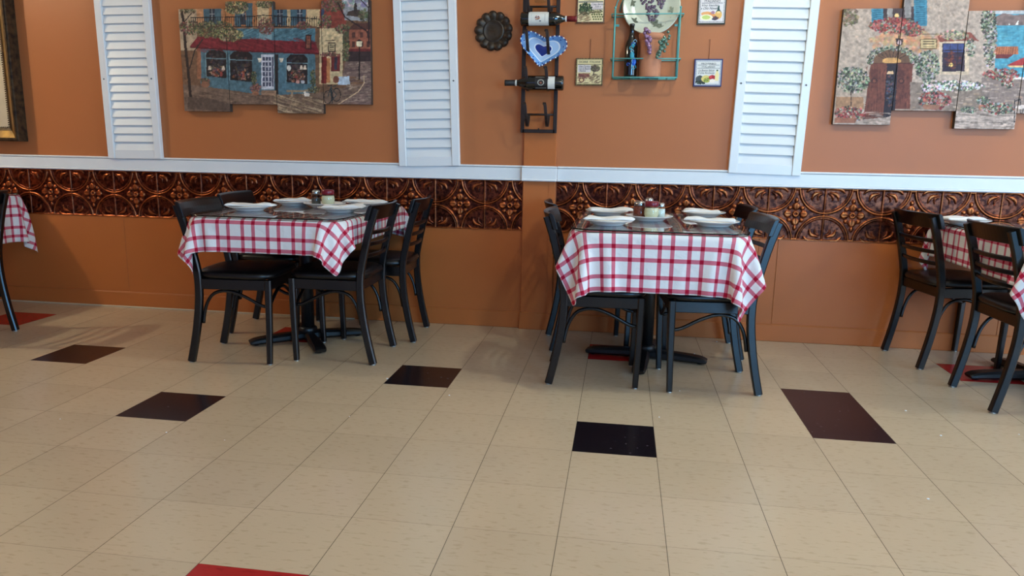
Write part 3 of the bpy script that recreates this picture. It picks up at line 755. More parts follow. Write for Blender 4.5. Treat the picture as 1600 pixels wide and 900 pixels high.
# ------------------------------------------------------------------ painter
class Paint:
    def __init__(s, w_, h_, k, bg):
        s.k = k; s.a = np.zeros((h_, w_, 3)); s.a[:] = bg; s.h, s.w = h_, w_; s.r = np.random.RandomState(4)
    def poly(s, pts, c, al=1.0):
        P = [(x * s.k, y * s.k) for x, y in pts]; xs = [p[0] for p in P]; ys = [p[1] for p in P]
        x0, x1 = max(0, int(min(xs))), min(s.w, int(max(xs)) + 2); y0, y1 = max(0, int(min(ys))), min(s.h, int(max(ys)) + 2)
        if x1 <= x0 or y1 <= y0: return
        X, Y = np.meshgrid(np.arange(x0, x1) + .5, np.arange(y0, y1) + .5); m = np.zeros(X.shape, bool); n = len(P)
        for i in range(n):
            (ax, ay), (bx, by) = P[i], P[(i + 1) % n]
            if ay == by: continue
            m ^= ((ay > Y) != (by > Y)) & (X < (bx - ax) * (Y - ay) / (by - ay) + ax)
        v = s.a[y0:y1, x0:x1]; v[m] = v[m] * (1 - al) + np.array(c) * al
    def rect(s, x0, y0, x1, y1, c, al=1.0): s.poly([(x0, y0), (x1, y0), (x1, y1), (x0, y1)], c, al)
    def ell(s, x, y, rx, ry, c, al=1.0): s.poly([(x + rx * math.cos(i * .35), y + ry * math.sin(i * .35)) for i in range(18)], c, al)
    def line(s, pts, w_, c, al=1.0):
        for (ax, ay), (bx, by) in zip(pts[:-1], pts[1:]):
            l = math.hypot(bx - ax, by - ay) or 1; nx, ny = -(by - ay) / l * w_ / 2, (bx - ax) / l * w_ / 2
            s.poly([(ax + nx, ay + ny), (bx + nx, by + ny), (bx - nx, by - ny), (ax - nx, ay - ny)], c, al)
    def dabs(s, x, y, rx, ry, n, cols, sz=6, al=.85, flat=1.0):
        for _ in range(int(n * 1.4)):
            a = s.r.rand() * 6.28; q = s.r.rand() ** .6; c = cols[s.r.randint(len(cols))]; z = sz * .8 * (.6 + .8 * s.r.rand())
            s.ell(x + rx * q * math.cos(a), y + ry * q * math.sin(a), z, z * flat, [v * (.85 + .3 * s.r.rand()) for v in c], al)
    def strokes(s, x0, y0, x1, y1, n, cols, L_=40, w_=4, ang=0, al=.6):
        for _ in range(n):
            x = x0 + (x1 - x0) * s.r.rand(); y = y0 + (y1 - y0) * s.r.rand(); c = cols[s.r.randint(len(cols))]; l = L_ * (.5 + s.r.rand())
            s.line([(x - l / 2 * math.cos(ang), y - l / 2 * math.sin(ang)), (x + l / 2 * math.cos(ang), y + l / 2 * math.sin(ang))], w_ * (.5 + s.r.rand()), c, al)
    def done(s, gain=1.0, tex=1.0, grey=0.0):
        k = np.zeros((s.h, s.w, 1))
        for f, amp in ((9, .13), (4, .10)):
            q = s.r.randn(s.h // f + 2, s.w // f + 2, 1); q = np.repeat(np.repeat(q, f, 0), f, 1)
            for _ in range(f): q = (q + np.roll(q, 1, 0) + np.roll(q, -1, 0) + np.roll(q, 1, 1) + np.roll(q, -1, 1)) / 5
            k += q[:s.h, :s.w] * amp
        a = s.a * (1 + k * tex) + s.r.randn(s.h, s.w, 1) * 3 * tex; a = a * (1 - grey) + a.mean(2, keepdims=True) * grey; a = np.clip(a, 0, 255) / 255
        a = np.where(a <= .04045, a / 12.92, ((a + .055) / 1.055) ** 2.4) * np.array(gain)
        return np.clip(a, 0, 1)
def surf(name, x0, x1, z0, z1, y, depth, img, tox, parent, material, step=.003, edge=None, side_mat=None, **k):
    """slab whose front face carries the painted colours; tox(x,z) -> pixel in img"""
    nx, nz = int((x1 - x0) / step) + 2, int((z1 - z0) / step) + 2
    X = np.linspace(x0, x1, nx)[:, None] * np.ones((1, nz)); Z = np.linspace(z0, z1, nz)[None, :] * np.ones((nx, 1))
    mb = MB(); mb.grid(X, np.full_like(X, y), Z); nf = nx * nz
    mb.box(((x0 + x1) / 2, y + depth / 2 + .0005, (z0 + z1) / 2), (x1 - x0, depth, z1 - z0), mat=1)
    o = mb.build(name, [material, side_mat or material], parent, **k)
    px, py = tox(X, Z); px = np.clip(px, 0, img.shape[1] - 1).astype(int).ravel(); py = np.clip(py, 0, img.shape[0] - 1).astype(int).ravel()
    c = np.ones((len(mb.v), 4)); c[:nf, :3] = img[py, px]; c[nf:, :3] = .1
    ca = o.data.color_attributes.new('Col', 'FLOAT_COLOR', 'POINT'); ca.data.foreach_set('color', c.ravel())
    return o
M_canvas = vcmat('canvas_print', .55, .35)
M_canvas_side = mat('canvas_wrap_edge', (70, 58, 50), .7, noise=.3, nscale=30)
def affine(src, dst):                 # least squares map of wall coordinates onto picture pixels
    A = np.array([[x, z, 1] for x, z in src]); B = np.array(dst); C, *_ = np.linalg.lstsq(A, B, rcond=None)
    return lambda X, Z: (X * C[0, 0] + Z * C[1, 0] + C[2, 0], X * C[0, 1] + Z * C[1, 1] + C[2, 1])

# --- left painting: street corner with a blue shop front (drawn in a 1600 x 889 sketch space)
pa = Paint(800, 445, .5, (120, 84, 60))
G1 = [(72, 80, 52), (112, 112, 76), (54, 64, 44), (140, 134, 96), (90, 72, 52)]
PK = [(120, 60, 60), (150, 90, 84), (96, 54, 52), (90, 90, 60)]
pa.rect(0, 0, 700, 200, (196, 132, 84)); pa.rect(80, 60, 210, 350, (178, 154, 124)); pa.rect(400, 0, 1070, 180, (190, 118, 66))
pa.rect(640, 0, 720, 180, (200, 176, 130)); pa.rect(980, 60, 1070, 190, (206, 178, 128)); pa.rect(836, 60, 880, 180, (200, 170, 124))
for x in (260, 340, 480, 560, 740, 800, 870, 930): pa.rect(x, 20, x + 46, 190, (62, 98, 118))
for x in (302, 520, 778, 915): pa.rect(x, 40, x + 38, 170, (44, 54, 72)); pa.line([(x + 19, 40), (x + 19, 170)], 4, (160, 170, 180)); pa.line([(x, 95), (x + 38, 95)], 4, (160, 170, 180))
pa.rect(1070, 0, 1250, 200, (150, 62, 50)); pa.rect(1080, 60, 1100, 150, (50, 70, 110)); pa.rect(1120, 60, 1150, 170, (160, 60, 50))
pa.rect(490, 190, 1040, 300, (66, 116, 138)); pa.rect(480, 178, 1050, 196, (150, 104, 70)); pa.strokes(500, 200, 1030, 270, 60, [(96, 150, 168), (46, 84, 104)], 60, 5, -.4)
pa.rect(650, 190, 740, 275, (110, 150, 164))
pa.line([(165, 118), (600, 112), (680, 104), (1070, 132)], 7, (34, 28, 30)); pa.line([(165, 180), (480, 184), (680, 180), (1070, 190)], 7, (44, 32, 30))
for x in range(170, 1070, 16): pa.line([(x, 116), (x, 184)], 3, (36, 30, 32))
# shop body
pa.poly([(215, 330), (1040, 350), (1045, 640), (800, 660), (660, 660), (230, 600)], (70, 112, 132))
pa.strokes(225, 340, 1040, 640, 120, [(96, 142, 158), (48, 84, 104), (60, 100, 118)], 26, 6, 1.57)
pa.rect(205, 330, 235, 550, (160, 98, 66))
for (a, b, c, d) in ((270, 345, 420, 545), (440, 355, 605, 570), (840, 375, 992, 582)):
    pa.poly([(a, b + 30), (a + 30, b), (c - 30, b), (c, b + 30), (c, d), (a, d - 14)], (38, 30, 34))
    pa.dabs((a + c) / 2, d - 55, (c - a) / 2 - 14, 42, 60, [(150, 60, 50), (170, 130, 100), (90, 80, 90), (120, 70, 44), (60, 60, 80)], 8)
    pa.dabs((a + c) / 2, (b + d) / 2 - 30, (c - a) / 2 - 16, 60, 34, [(64, 54, 58), (82, 64, 60), (50, 50, 64)], 10)
    pa.line([(a, b + 58), (c, b + 62)], 6, (96, 134, 150)); pa.line([(a, b + 20), (a, d - 10)], 6, (110, 150, 165)); pa.line([(c, b + 20), (c, d)], 6, (90, 130, 146))
for (x, y) in ((296, 470), (395, 468), (945, 465), (970, 465)): pa.poly([(x - 12, y + 16), (x + 12, y + 16), (x + 6, y - 12), (x - 6, y - 12)], (216, 200, 180))
pa.ell(858, 470, 14, 20, (216, 214, 206)); pa.ell(920, 566, 14, 12, (210, 150, 140)); pa.ell(955, 566, 14, 12, (180, 190, 205))
pa.rect(665, 375, 755, 620, (188, 196, 214)); pa.rect(600, 350, 665, 650, (66, 104, 124)); pa.rect(760, 375, 785, 660, (50, 44, 46)); pa.rect(785, 375, 838, 660, (72, 118, 142))
for i in range(3):
    for j in range(6): pa.rect(674 + i * 22, 392 + j * 36, 690 + i * 22, 420 + j * 36, (66, 74, 104))
pa.rect(740, 392, 750, 600, (66, 74, 104)); pa.rect(664, 630, 770, 660, (150, 116, 92))
for x in (654, 806): pa.poly([(x - 16, 402), (x + 16, 402), (x + 6, 430), (x - 6, 430)], (226, 220, 200))
pa.poly([(215, 250), (1040, 290), (1070, 365), (860, 362), (640, 352), (155, 320)], (128, 30, 42)); pa.strokes(230, 265, 1040, 350, 70, [(150, 44, 56), (98, 22, 34), (140, 36, 44)], 60, 8, .35)
pa.poly([(155, 320), (640, 352), (1070, 365), (1070, 374), (640, 362), (160, 330)], (96, 20, 32))
pa.rect(972, 238, 1014, 340, (60, 34, 34)); pa.rect(980, 248, 1006, 330, (140, 76, 60))
for y in (262, 284, 306): pa.line([(986, y), (1000, y)], 6, (70, 40, 40))
# pavement
pa.poly([(100, 590), (230, 600), (660, 668), (1050, 645), (1430, 560), (1440, 889), (0, 889), (0, 600)], (122, 96, 80))
pa.strokes(120, 640, 760, 860, 160, [(96, 72, 60), (140, 112, 92), (84, 64, 56), (152, 122, 98)], 70, 6, .12)
pa.strokes(760, 660, 1100, 790, 120, [(178, 150, 112), (120, 92, 70), (200, 176, 138), (96, 76, 62)], 70, 7, .3)
pa.poly([(1250, 420), (1440, 420), (1440, 740), (1190, 730), (1340, 640), (1380, 570), (1330, 530), (1230, 520)], (124, 98, 92)); pa.strokes(1240, 430, 1430, 720, 140, [(84, 62, 66), (150, 124, 110), (180, 160, 140), (100, 76, 74)], 50, 5, -.1)
pa.line([(1375, 520), (1378, 570), (1340, 630), (1200, 724)], 7, (206, 176, 138))
pa.poly([(130, 680), (300, 690), (450, 740), (450, 780), (130, 770)], (96, 76, 66))
# right building, sky, church, brick house
pa.rect(1070, 195, 1230, 580, (204, 182, 136)); pa.strokes(1080, 200, 1225, 400, 60, [(222, 202, 158), (180, 152, 108), (150, 120, 90)], 30, 5, -.8)
pa.rect(1084, 390, 1120, 578, (128, 34, 34)); pa.rect(1120, 400, 1145, 570, (190, 118, 66)); pa.rect(1150, 385, 1212, 490, (120, 40, 42)); pa.rect(1172, 392, 1192, 480, (54, 54, 72))
pa.dabs(1145, 375, 70, 12, 60, PK, 7); pa.rect(1128, 290, 1180, 358, (60, 46, 40)); pa.rect(1134, 298, 1174, 350, (190, 172, 128)); pa.line([(1110, 280), (1180, 276)], 5, (60, 46, 40))
for y in (310, 325, 340): pa.line([(1140, y), (1168, y)], 5, (80, 60, 50))
pa.poly([(1215, 0), (1420, 0), (1420, 150), (1240, 140)], (150, 158, 168)); pa.dabs(1320, 20, 90, 26, 40, [(190, 194, 198), (130, 140, 156)], 18)
pa.poly([(1250, 110), (1262, 80), (1340, 70), (1350, 120)], (76, 62, 56)); pa.poly([(1298, 80), (1300, 40), (1309, 14), (1320, 40), (1322, 80)], (62, 54, 52))
pa.dabs(1380, 110, 50, 40, 60, [(96, 100, 72), (70, 80, 56), (120, 116, 84)], 9)
pa.poly([(1250, 210), (1310, 160), (1420, 160), (1420, 220)], (90, 54, 48)); pa.rect(1270, 205, 1420, 340, (160, 88, 66)); pa.rect(1265, 335, 1420, 355, (120, 40, 40))
for x in (1290, 1345, 1390): pa.rect(x, 225, x + 22, 260, (96, 56, 50)); pa.rect(x, 285, x + 22, 325, (84, 50, 46))
pa.rect(1270, 355, 1420, 420, (58, 44, 48)); pa.rect(1228, 190, 1270, 420, (74, 84, 62)); pa.dabs(1250, 330, 24, 90, 60, G1, 8)
pa.poly([(1195, 530), (1275, 524), (1282, 582), (1200, 586)], (176, 200, 226)); pa.ell(1185, 548, 22, 26, (130, 74, 56))
pa.line([(1342, 300), (1344, 550)], 9, (36, 26, 28)); pa.poly([(1324, 320), (1356, 320), (1360, 285), (1320, 285)], (240, 226, 186)); pa.poly([(1318, 285), (1362, 285), (1340, 268)], (50, 38, 38))
# bicycle
for x, y in ((1130, 672), (1190, 655)):
    for a in range(24): pa.line([(x + 27 * math.cos(a * .262), y + 46 * math.sin(a * .262)), (x + 27 * math.cos(a * .262 + .262), y + 46 * math.sin(a * .262 + .262))], 5, (26, 26, 32))
pa.line([(1130, 672), (1150, 600), (1190, 655), (1156, 700), (1150, 600), (1185, 590)], 6, (40, 60, 66)); pa.line([(1128, 594), (1160, 588)], 6, (30, 30, 34)); pa.line([(1156, 620), (1160, 716)], 7, (26, 40, 48))
pa.poly([(840, 626), (1010, 622), (1014, 636), (842, 640)], (150, 128, 100)); pa.rect(872, 636, 886, 672, (160, 136, 110)); pa.ell(985, 656, 20, 13, (224, 220, 212)); pa.ell(970, 640, 8, 8, (224, 220, 212))
# trees and flowers
pa.line([(100, 60), (118, 160), (125, 330), (140, 500), (152, 680)], 20, (52, 38, 36)); pa.line([(150, 480), (190, 350), (250, 270)], 9, (56, 42, 38)); pa.line([(110, 160), (180, 80)], 7, (56, 42, 38))
pa.dabs(150, 60, 60, 30, 60, G1, 8); pa.dabs(160, 190, 80, 50, 130, PK + G1[:2], 7)
pa.dabs(330, 200, 150, 60, 420, G1, 7); pa.dabs(450, 240, 90, 46, 300, G1 + [(190, 176, 116)], 7); pa.dabs(490, 45, 85, 50, 300, G1 + [(200, 180, 120)], 7)
pa.dabs(690, 30, 60, 26, 80, G1, 7); pa.dabs(700, 180, 60, 60, 200, PK, 6); pa.dabs(960, 175, 50, 28, 80, PK, 6); pa.dabs(1110, 150, 50, 46, 120, G1 + PK, 7)
pa.dabs(1150, 40, 90, 40, 220, PK + G1[:2], 7); pa.dabs(1225, 200, 50, 30, 110, G1 + PK, 7)
pa.line([(1190, 20), (1240, 120), (1390, 215), (1410, 300)], 9, (52, 36, 40)); pa.line([(1400, 0), (1404, 300)], 11, (56, 40, 42)); pa.line([(1340, 0), (1400, 60)], 6, (60, 44, 46))
pa.dabs(260, 565, 34, 20, 60, PK + G1, 7); pa.ell(262, 590, 32, 22, (150, 96, 70)); pa.dabs(620, 610, 38, 30, 70, PK + [(160, 110, 100)], 7); pa.ell(622, 650, 24, 14, (150, 96, 70))
pa.dabs(612, 540, 18, 50, 70, G1[:3], 6); pa.dabs(1025, 540, 18, 60, 70, G1[:3], 6); pa.dabs(1035, 620, 46, 24, 60, G1, 6)
img1 = pa.done((1.12, 1.02, .92), .55, .22)
src = [(-2.565, 1.872), (-2.263, 1.272), (-1.953, 1.864), (-1.657, 1.267), (-1.360, 1.915), (-1.360, 1.323)]
dst = [(80, 60), (444, 780), (747, 68), (1098, 788), (1409, 0), (1433, 724)]
m1 = affine(src, [(x * .5, y * .5) for x, y in dst])
for x0, x1, z0, z1, lab in ((-2.565, -2.263, 1.272, 1.872, 'left canvas of the shop front painting, with the tree trunk'), (-2.260, -1.957, 1.317, 1.913, 'second canvas of the shop front painting, with the glazed door'),
                            (-1.954, -1.660, 1.267, 1.864, 'third canvas of the shop front painting, with the bench'), (-1.657, -1.360, 1.323, 1.915, 'right canvas of the shop front painting, with the bicycle and street lamp')):
    surf('canvas_painting', x0, x1, z0, z1, YW - .034, .032, img1, m1, None, M_canvas, side_mat=M_canvas_side, label=lab, cat='painting', group='canvases of the shop front painting')

# --- right painting: stone house with wooden door and lake (sketch space 1309 x 900)
pa = Paint(760, 450, .5, (168, 160, 150))
ST = [(206, 200, 192), (150, 142, 134), (188, 168, 142), (128, 120, 112), (220, 214, 206)]
pa.rect(0, -100, 1120, 520, (176, 170, 162)); pa.strokes(90, 0, 1110, 520, 900, ST, 18, 7, .8, .28)
pa.dabs(560, 260, 240, 70, 200, [(190, 150, 112), (200, 160, 130), (176, 140, 110)], 16, .5)
pa.dabs(200, 100, 60, 60, 90, [(110, 104, 84), (90, 92, 70), (140, 132, 112)], 10)
SH = (62, 140, 178)
for x0, x1, y0, y1 in ((340, 415, 40, 148), (608, 690, -40, 165)):
    pa.rect(x0, y0, x1, y1, SH)
    for y in range(int(y0) + 8, int(y1) - 8, 12): pa.line([(x0 + 12, y), (x1 - 12, y + 3)], 4, (24, 84, 118))
pa.rect(415, 40, 608, 130, (70, 58, 60)); pa.rect(440, 40, 475, 130, (150, 156, 160)); pa.rect(550, -20, 590, 110, (140, 146, 150)); pa.ell(500, 95, 14, 12, (240, 210, 140))
# arch and doors
pa.poly([(320, 405), (350, 350), (400, 320), (470, 300), (540, 310), (590, 350), (610, 405)], (110, 84, 62))
for i in range(8): pa.line([(465, 400), (345 + i * 34, 330 - 20 * math.sin(i * .45))], 4, (50, 36, 30))
pa.ell(465, 385, 60, 22, (200, 160, 96)); pa.poly([(318, 398), (610, 398), (610, 410), (318, 410)], (84, 50, 40))
pa.poly([(330, 405), (435, 405), (405, 765), (275, 775)], (112, 66, 52)); pa.poly([(505, 405), (600, 405), (580, 700), (480, 700)], (108, 62, 50))
pa.strokes(300, 420, 430, 760, 90, [(134, 82, 64), (84, 46, 38)], 40, 4, 1.6); pa.strokes(490, 415, 595, 695, 70, [(134, 82, 64), (84, 46, 38)], 40, 4, 1.6)
pa.poly([(435, 405), (505, 405), (480, 740), (405, 760)], (44, 36, 44)); pa.dabs(450, 580, 24, 110, 60, [(60, 70, 90), (110, 70, 60), (80, 90, 110)], 7); pa.poly([(432, 472), (478, 472), (470, 450), (440, 450)], (226, 200, 160))
for x in (352, 524): pa.rect(x - 22, 440, x + 22, 560, (96, 54, 44)); pa.ell(x, 515, 18, 18, (60, 36, 32)); pa.ell(x, 515, 11, 11, (120, 72, 56))
# window
pa.rect(765, 262, 950, 475, (206, 198, 176)); pa.rect(785, 275, 925, 452, (54, 42, 62)); pa.rect(790, 278, 920, 330, (60, 76, 140)); pa.dabs(850, 380, 50, 50, 50, [(90, 50, 50), (60, 40, 60), (120, 60, 40)], 9); pa.ell(838, 410, 14, 12, (244, 208, 120))
for x in (834, 880): pa.line([(x, 275), (x, 452)], 5, (50, 30, 30))
for y in (318, 364, 408): pa.line([(785, y), (925, y)], 5, (50, 30, 30))
pa.poly([(752, 230), (800, 200), (960, 205), (1012, 260), (940, 255), (800, 262), (770, 265)], (140, 78, 66)); pa.dabs(860, 220, 90, 30, 200, [(150, 150, 134), (100, 110, 90), (190, 180, 160)], 7)
pa.rect(645, 245, 752, 310, (120, 100, 66)); pa.rect(650, 250, 747, 305, (200, 190, 144)); pa.line([(640, 214), (752, 214)], 5, (50, 44, 40))
for y in (262, 277, 293): pa.line([(664, y), (734, y)], 6, (96, 84, 60))
# lake and hills
pa.rect(1110, 60, 1500, 500, (70, 160, 196)); pa.rect(1110, 20, 1500, 90, (176, 196, 210)); pa.poly([(1110, 110), (1160, 85), (1230, 100), (1340, 85), (1500, 120), (1500, 165), (1110, 165)], (124, 112, 112)); pa.strokes(1120, 170, 1500, 480, 160, [(96, 184, 212), (50, 140, 184)], 50, 5, 0)
pa.poly([(1232, 158), (1250, 130), (1248, 160)], (244, 244, 244)); pa.poly([(1190, 160), (1198, 146), (1198, 160)], (244, 244, 244))
pa.poly([(1095, 345), (1120, 296), (1250, 296), (1254, 345)], (178, 110, 70)); pa.poly([(1085, 345), (1225, 345), (1190, 370), (1085, 370)], (112, 44, 44))
for x in range(1110, 1250, 14): pa.line([(x, 300), (x - 4, 342)], 3, (120, 66, 46))
pa.poly([(1180, 415), (1240, 385), (1330, 345), (1500, 410), (1500, 425), (1330, 412)], (176, 50, 50)); pa.poly([(1190, 415), (1500, 420), (1500, 428), (1200, 426)], (226, 206, 150)); pa.line([(1320, 360), (1322, 700)], 7, (200, 196, 190))
pa.poly([(1030, 490), (1500, 490), (1500, 640), (1030, 700)], (134, 126, 124)); pa.strokes(1040, 500, 1500, 680, 160, ST[:4], 30, 8, 0, .5); pa.rect(1220, 488, 1500, 502, (226, 232, 236))
# ground
pa.poly([(580, 520), (1030, 560), (1030, 720), (580, 720)], (136, 128, 120)); pa.strokes(600, 540, 1030, 700, 90, ST, 26, 8, 0, .5)
pa.poly([(80, 800), (290, 770), (480, 745), (620, 700), (860, 710), (1500, 700), (1500, 900), (60, 900)], (170, 164, 160)); pa.strokes(300, 715, 1300, 860, 320, [(210, 206, 202), (140, 132, 126), (190, 184, 180), (104, 98, 94)], 60, 6, .05)
FG = [(104, 122, 108), (70, 84, 72), (150, 164, 150), (50, 60, 50), (184, 194, 186)]; FR = [(158, 66, 64), (186, 110, 104), (126, 46, 50)]
pa.poly([(100, 620), (280, 620), (280, 700), (95, 720)], (160, 130, 100))
pa.dabs(210, 510, 110, 85, 520, FG, 8); pa.line([(200, 580), (198, 680)], 7, (70, 56, 48)); pa.dabs(190, 735, 100, 50, 340, FG + FR + FR, 8); pa.poly([(90, 760), (240, 760), (220, 795), (85, 795)], (150, 104, 84))
pa.dabs(480, 160, 160, 50, 480, FG[:3] + FR + FR, 8); pa.dabs(600, 190, 70, 36, 120, FR + FG[:2], 8); pa.line([(510, 210), (515, 300)], 6, (40, 32, 32)); pa.poly([(497, 285), (533, 285), (540, 240), (490, 240)], (60, 46, 48)); pa.ell(515, 266, 12, 16, (226, 210, 220))
for i in range(11):
    a = math.pi * i / 10; pa.dabs(465 - 140 * math.cos(a), 385 - 85 * math.sin(a), 24, 18, 34, FG, 7)
pa.dabs(690, 420, 75, 100, 420, FG, 8); pa.dabs(960, 300, 30, 60, 70, FG, 7); pa.dabs(1080, 240, 40, 190, 360, FG, 8); pa.dabs(1050, 140, 26, 80, 80, FG, 8)
pa.dabs(720, 555, 70, 40, 220, FG[:2] + [(226, 230, 240), (200, 208, 224)], 8); pa.dabs(860, 545, 190, 30, 380, FG[:2] + [(234, 238, 246), (206, 214, 230)], 8)
pa.dabs(735, 640, 100, 58, 420, FR + FR + FG, 9); pa.poly([(660, 670), (770, 670), (760, 700), (670, 700)], (150, 110, 90))
pa.dabs(1150, 470, 110, 34, 260, FR + FG, 8); pa.dabs(1190, 520, 36, 40, 80, FR + FG, 8); pa.ell(1034, 684, 22, 22, (190, 130, 100)); pa.dabs(1040, 640, 44, 26, 90, FG, 8); pa.dabs(1130, 690, 100, 36, 260, FG + FR[:1], 8); pa.dabs(950, 700, 50, 20, 80, FG, 7)
pa.line([(1235, 630), (1235, 780)], 5, (40, 40, 44)); pa.line([(1235, 640), (1270, 630), (1275, 800)], 5, (40, 40, 44)); pa.ell(1290, 680, 50, 14, (214, 216, 216)); pa.line([(1290, 690), (1250, 830)], 6, (60, 60, 62))
img2 = pa.done((1.2, .93, .77), .5, .12)
src = [(1.262, 1.843), (1.555, 1.242), (1.571, 1.323), (1.889, 1.319), (2.185, 1.227), (1.878, 1.232), (1.883, 1.826)]
dst = [(163, 53), (455, 805), (480, 702), (868, 706), (1250, 830), (850, 828), (955, 70)]
m2 = affine(src, [(x * .5, y * .5) for x, y in dst])
for x0, x1, z0, z1, lab in ((1.262, 1.556, 1.244, 1.843, 'left canvas of the stone doorway painting, with the brown wooden door'), (1.560, 1.878, 1.321, 1.92, 'second canvas of the stone doorway painting, with the blue shutter'),
                            (1.882, 2.178, 1.230, 1.828, 'third canvas of the stone doorway painting, with the blue lake'), (2.182, 2.47, 1.312, 1.90, 'rightmost canvas of the stone doorway painting, cut off by the photo edge')):
    surf('canvas_painting', x0, x1, z0, z1, YW - .034, .032, img2, m2, None, M_canvas, side_mat=M_canvas_side, label=lab, cat='painting', group='canvases of the stone doorway painting')

# ------------------------------------------------------------------ gold framed picture at the left edge
fx1, fz0 = -3.700, 1.068; fw, fh = .92, 1.15; fx0 = fx1 - fw
r = empty('framed_picture', ((fx0 + fx1) / 2, YW, fz0), label='gold framed picture with cream mat at the top left corner', cat='picture')
def ring(mb, x0, x1, z0, z1, w_, y0, y1, tilt=0):
    # mitred moulding ring
    vs = []; o = [(x0, z0), (x1, z0), (x1, z1), (x0, z1)]; i = [(x0 + w_, z0 + w_), (x1 - w_, z0 + w_), (x1 - w_, z1 - w_), (x0 + w_, z1 - w_)]
    for (x, z) in o: vs.append((x, 0, z))
    for (x, z) in o: vs.append((x, y0, z))
    for (x, z) in i: vs.append((x, y1, z))
    for (x, z) in i: vs.append((x, 0, z))
    fs = []
    for k in range(4):
        l = (k + 1) % 4
        fs += [(k, l, 4 + l, 4 + k), (4 + k, 4 + l, 8 + l, 8 + k), (8 + k, 8 + l, 12 + l, 12 + k)]
    mb.add(vs, fs)
x0, x1, z0, z1 = -fw / 2, fw / 2, 0, fh
mb = MB(); ring(mb, x0, x1, z0, z1, .010, -.072, -.076); ring(mb, x0 + .011, x1 - .011, z0 + .011, z1 - .011, .010, -.082, -.080); mb.build('outer_moulding', M_golddark, r)
mb = MB(); ring(mb, x0 + .022, x1 - .022, z0 + .022, z1 - .022, .045, -.080, -.050); mb.build('gold_moulding', M_gold, r)
mb = MB(); ring(mb, x0 + .068, x1 - .068, z0 + .068, z1 - .068, .016, -.052, -.046)
for k in range(70):
    mb.sphere((x1 - .088, -.047, z0 + .09 + k * .0138), .004, 5)
    if k < 54: mb.sphere((x0 + .09 + k * .0138, -.047, z0 + .088), .004, 5)
mb.build('beaded_liner', M_golddark, r)
MB().box((0, -.032, fh / 2), (fw - .17, .006, fh - .17)).build('picture_mat', M_mat_board, r)
mb = MB(); ring(mb, x0 + .155, x1 - .155, z0 + .175, z1 - .175, .003, -.0365, -.0365); mb.build('mat_line', M_golddark, r)
MB().box((0, -.0355, fh / 2), (fw - .35, .001, fh - .39)).build('print', M_print, r)

# ------------------------------------------------------------------ scalloped pewter plate
pc = at(770.5, 48, YW - .02)
r = None
n = 140; prof = [(0, .013), (.30, .013), (.47, .013), (.50, .016), (.53, .009), (.58, .012), (.68, .019), (.80, .023), (.90, .022), (.97, .016), (1.0, .009)]
mb = MB(); vs = []; fs = []
R0 = .112
for q, h_ in prof:
    for k in range(n):
        a = 2 * math.pi * k / n; lobe = abs(math.sin(a * 6.5 + .4)) ** .55
        f = min(1, max(0, (q - .52) / .2)); rad = R0 * q * (1 - .11 * (1 - lobe) * max(0, q - .5) * 2); hh = h_ - .012 * f * (1 - lobe)
        vs.append((rad * math.cos(a), -hh, rad * math.sin(a)))
m = len(prof)
for i in range(m - 1):
    for k in range(n): l = (k + 1) % n; fs.append((i * n + k, (i + 1) * n + k, (i + 1) * n + l, i * n + l))
mb.add(vs, fs, True)
o = mb.build('scalloped_plate', M_pewter, label='dark pewter plate with scalloped edge hanging on the wall left of the wine rack', cat='plate')
o.location = (pc.x, YW, pc.z)
so = o.modifiers.new('s', 'SOLIDIFY'); so.thickness = .003; so.offset = -1

# ------------------------------------------------------------------ wine rack
RY = 1.775; rx0, rx1 = -.447, -.259; rzb = 1.172; rz1 = 2.25
rk = empty('wine_rack', ((rx0 + rx1) / 2 + .0, PY, rzb), label='tall black iron wine rack hanging on the pilaster', cat='wine rack')
cx = (rx0 + rx1) / 2; lx = rx0 - cx; hx = rx1 - cx; yy = RY - PY
mb = MB()
for x in (lx, hx): mb.box((x, yy, (rz1 - rzb) / 2), (.022, .014, rz1 - rzb), bev=.002)
mb.box((0, yy, .010), (hx - lx, .014, .020), bev=.002); mb.box((0, yy, rz1 - rzb - .01), (hx - lx, .014, .020), bev=.002)
mb.lathe([(.0001, 0), (.005, 0), (.004, .006), (.0001, .008)], 10, c=(0, yy, .02))
for x in (lx, hx):
    for z in (.12, .95): mb.box((x, yy / 2 - .0, z), (.012, -yy, .02))
mb.build('rack_frame', M_iron, rk)
rung0 = at(840, 179, RY).z - rzb; stepz = .196
for k in range(5):
    zr = rung0 + k * stepz
    MB().tube([(lx, yy, zr), (hx, yy, zr)], .006, 8).build('rung', M_iron, rk)
    for x in (-.062, .052):
        P = smooth_pts([(x + .004, yy, zr), (x + .003, yy - .012, zr - .03), (x + .001, yy - .040, zr - .066), (x, yy - .070, zr - .050), (x - .002, yy - .092, zr - .012), (x - .006, yy - .098, zr + .035), (x - .010, yy - .096, zr + .054), (x - .013, yy - .088, zr + .060), (x - .016, yy - .082, zr + .052)], 3)
        MB().strip(P, .007, .017, side=(1, 0, 0)).build('hook', M_iron, rk)
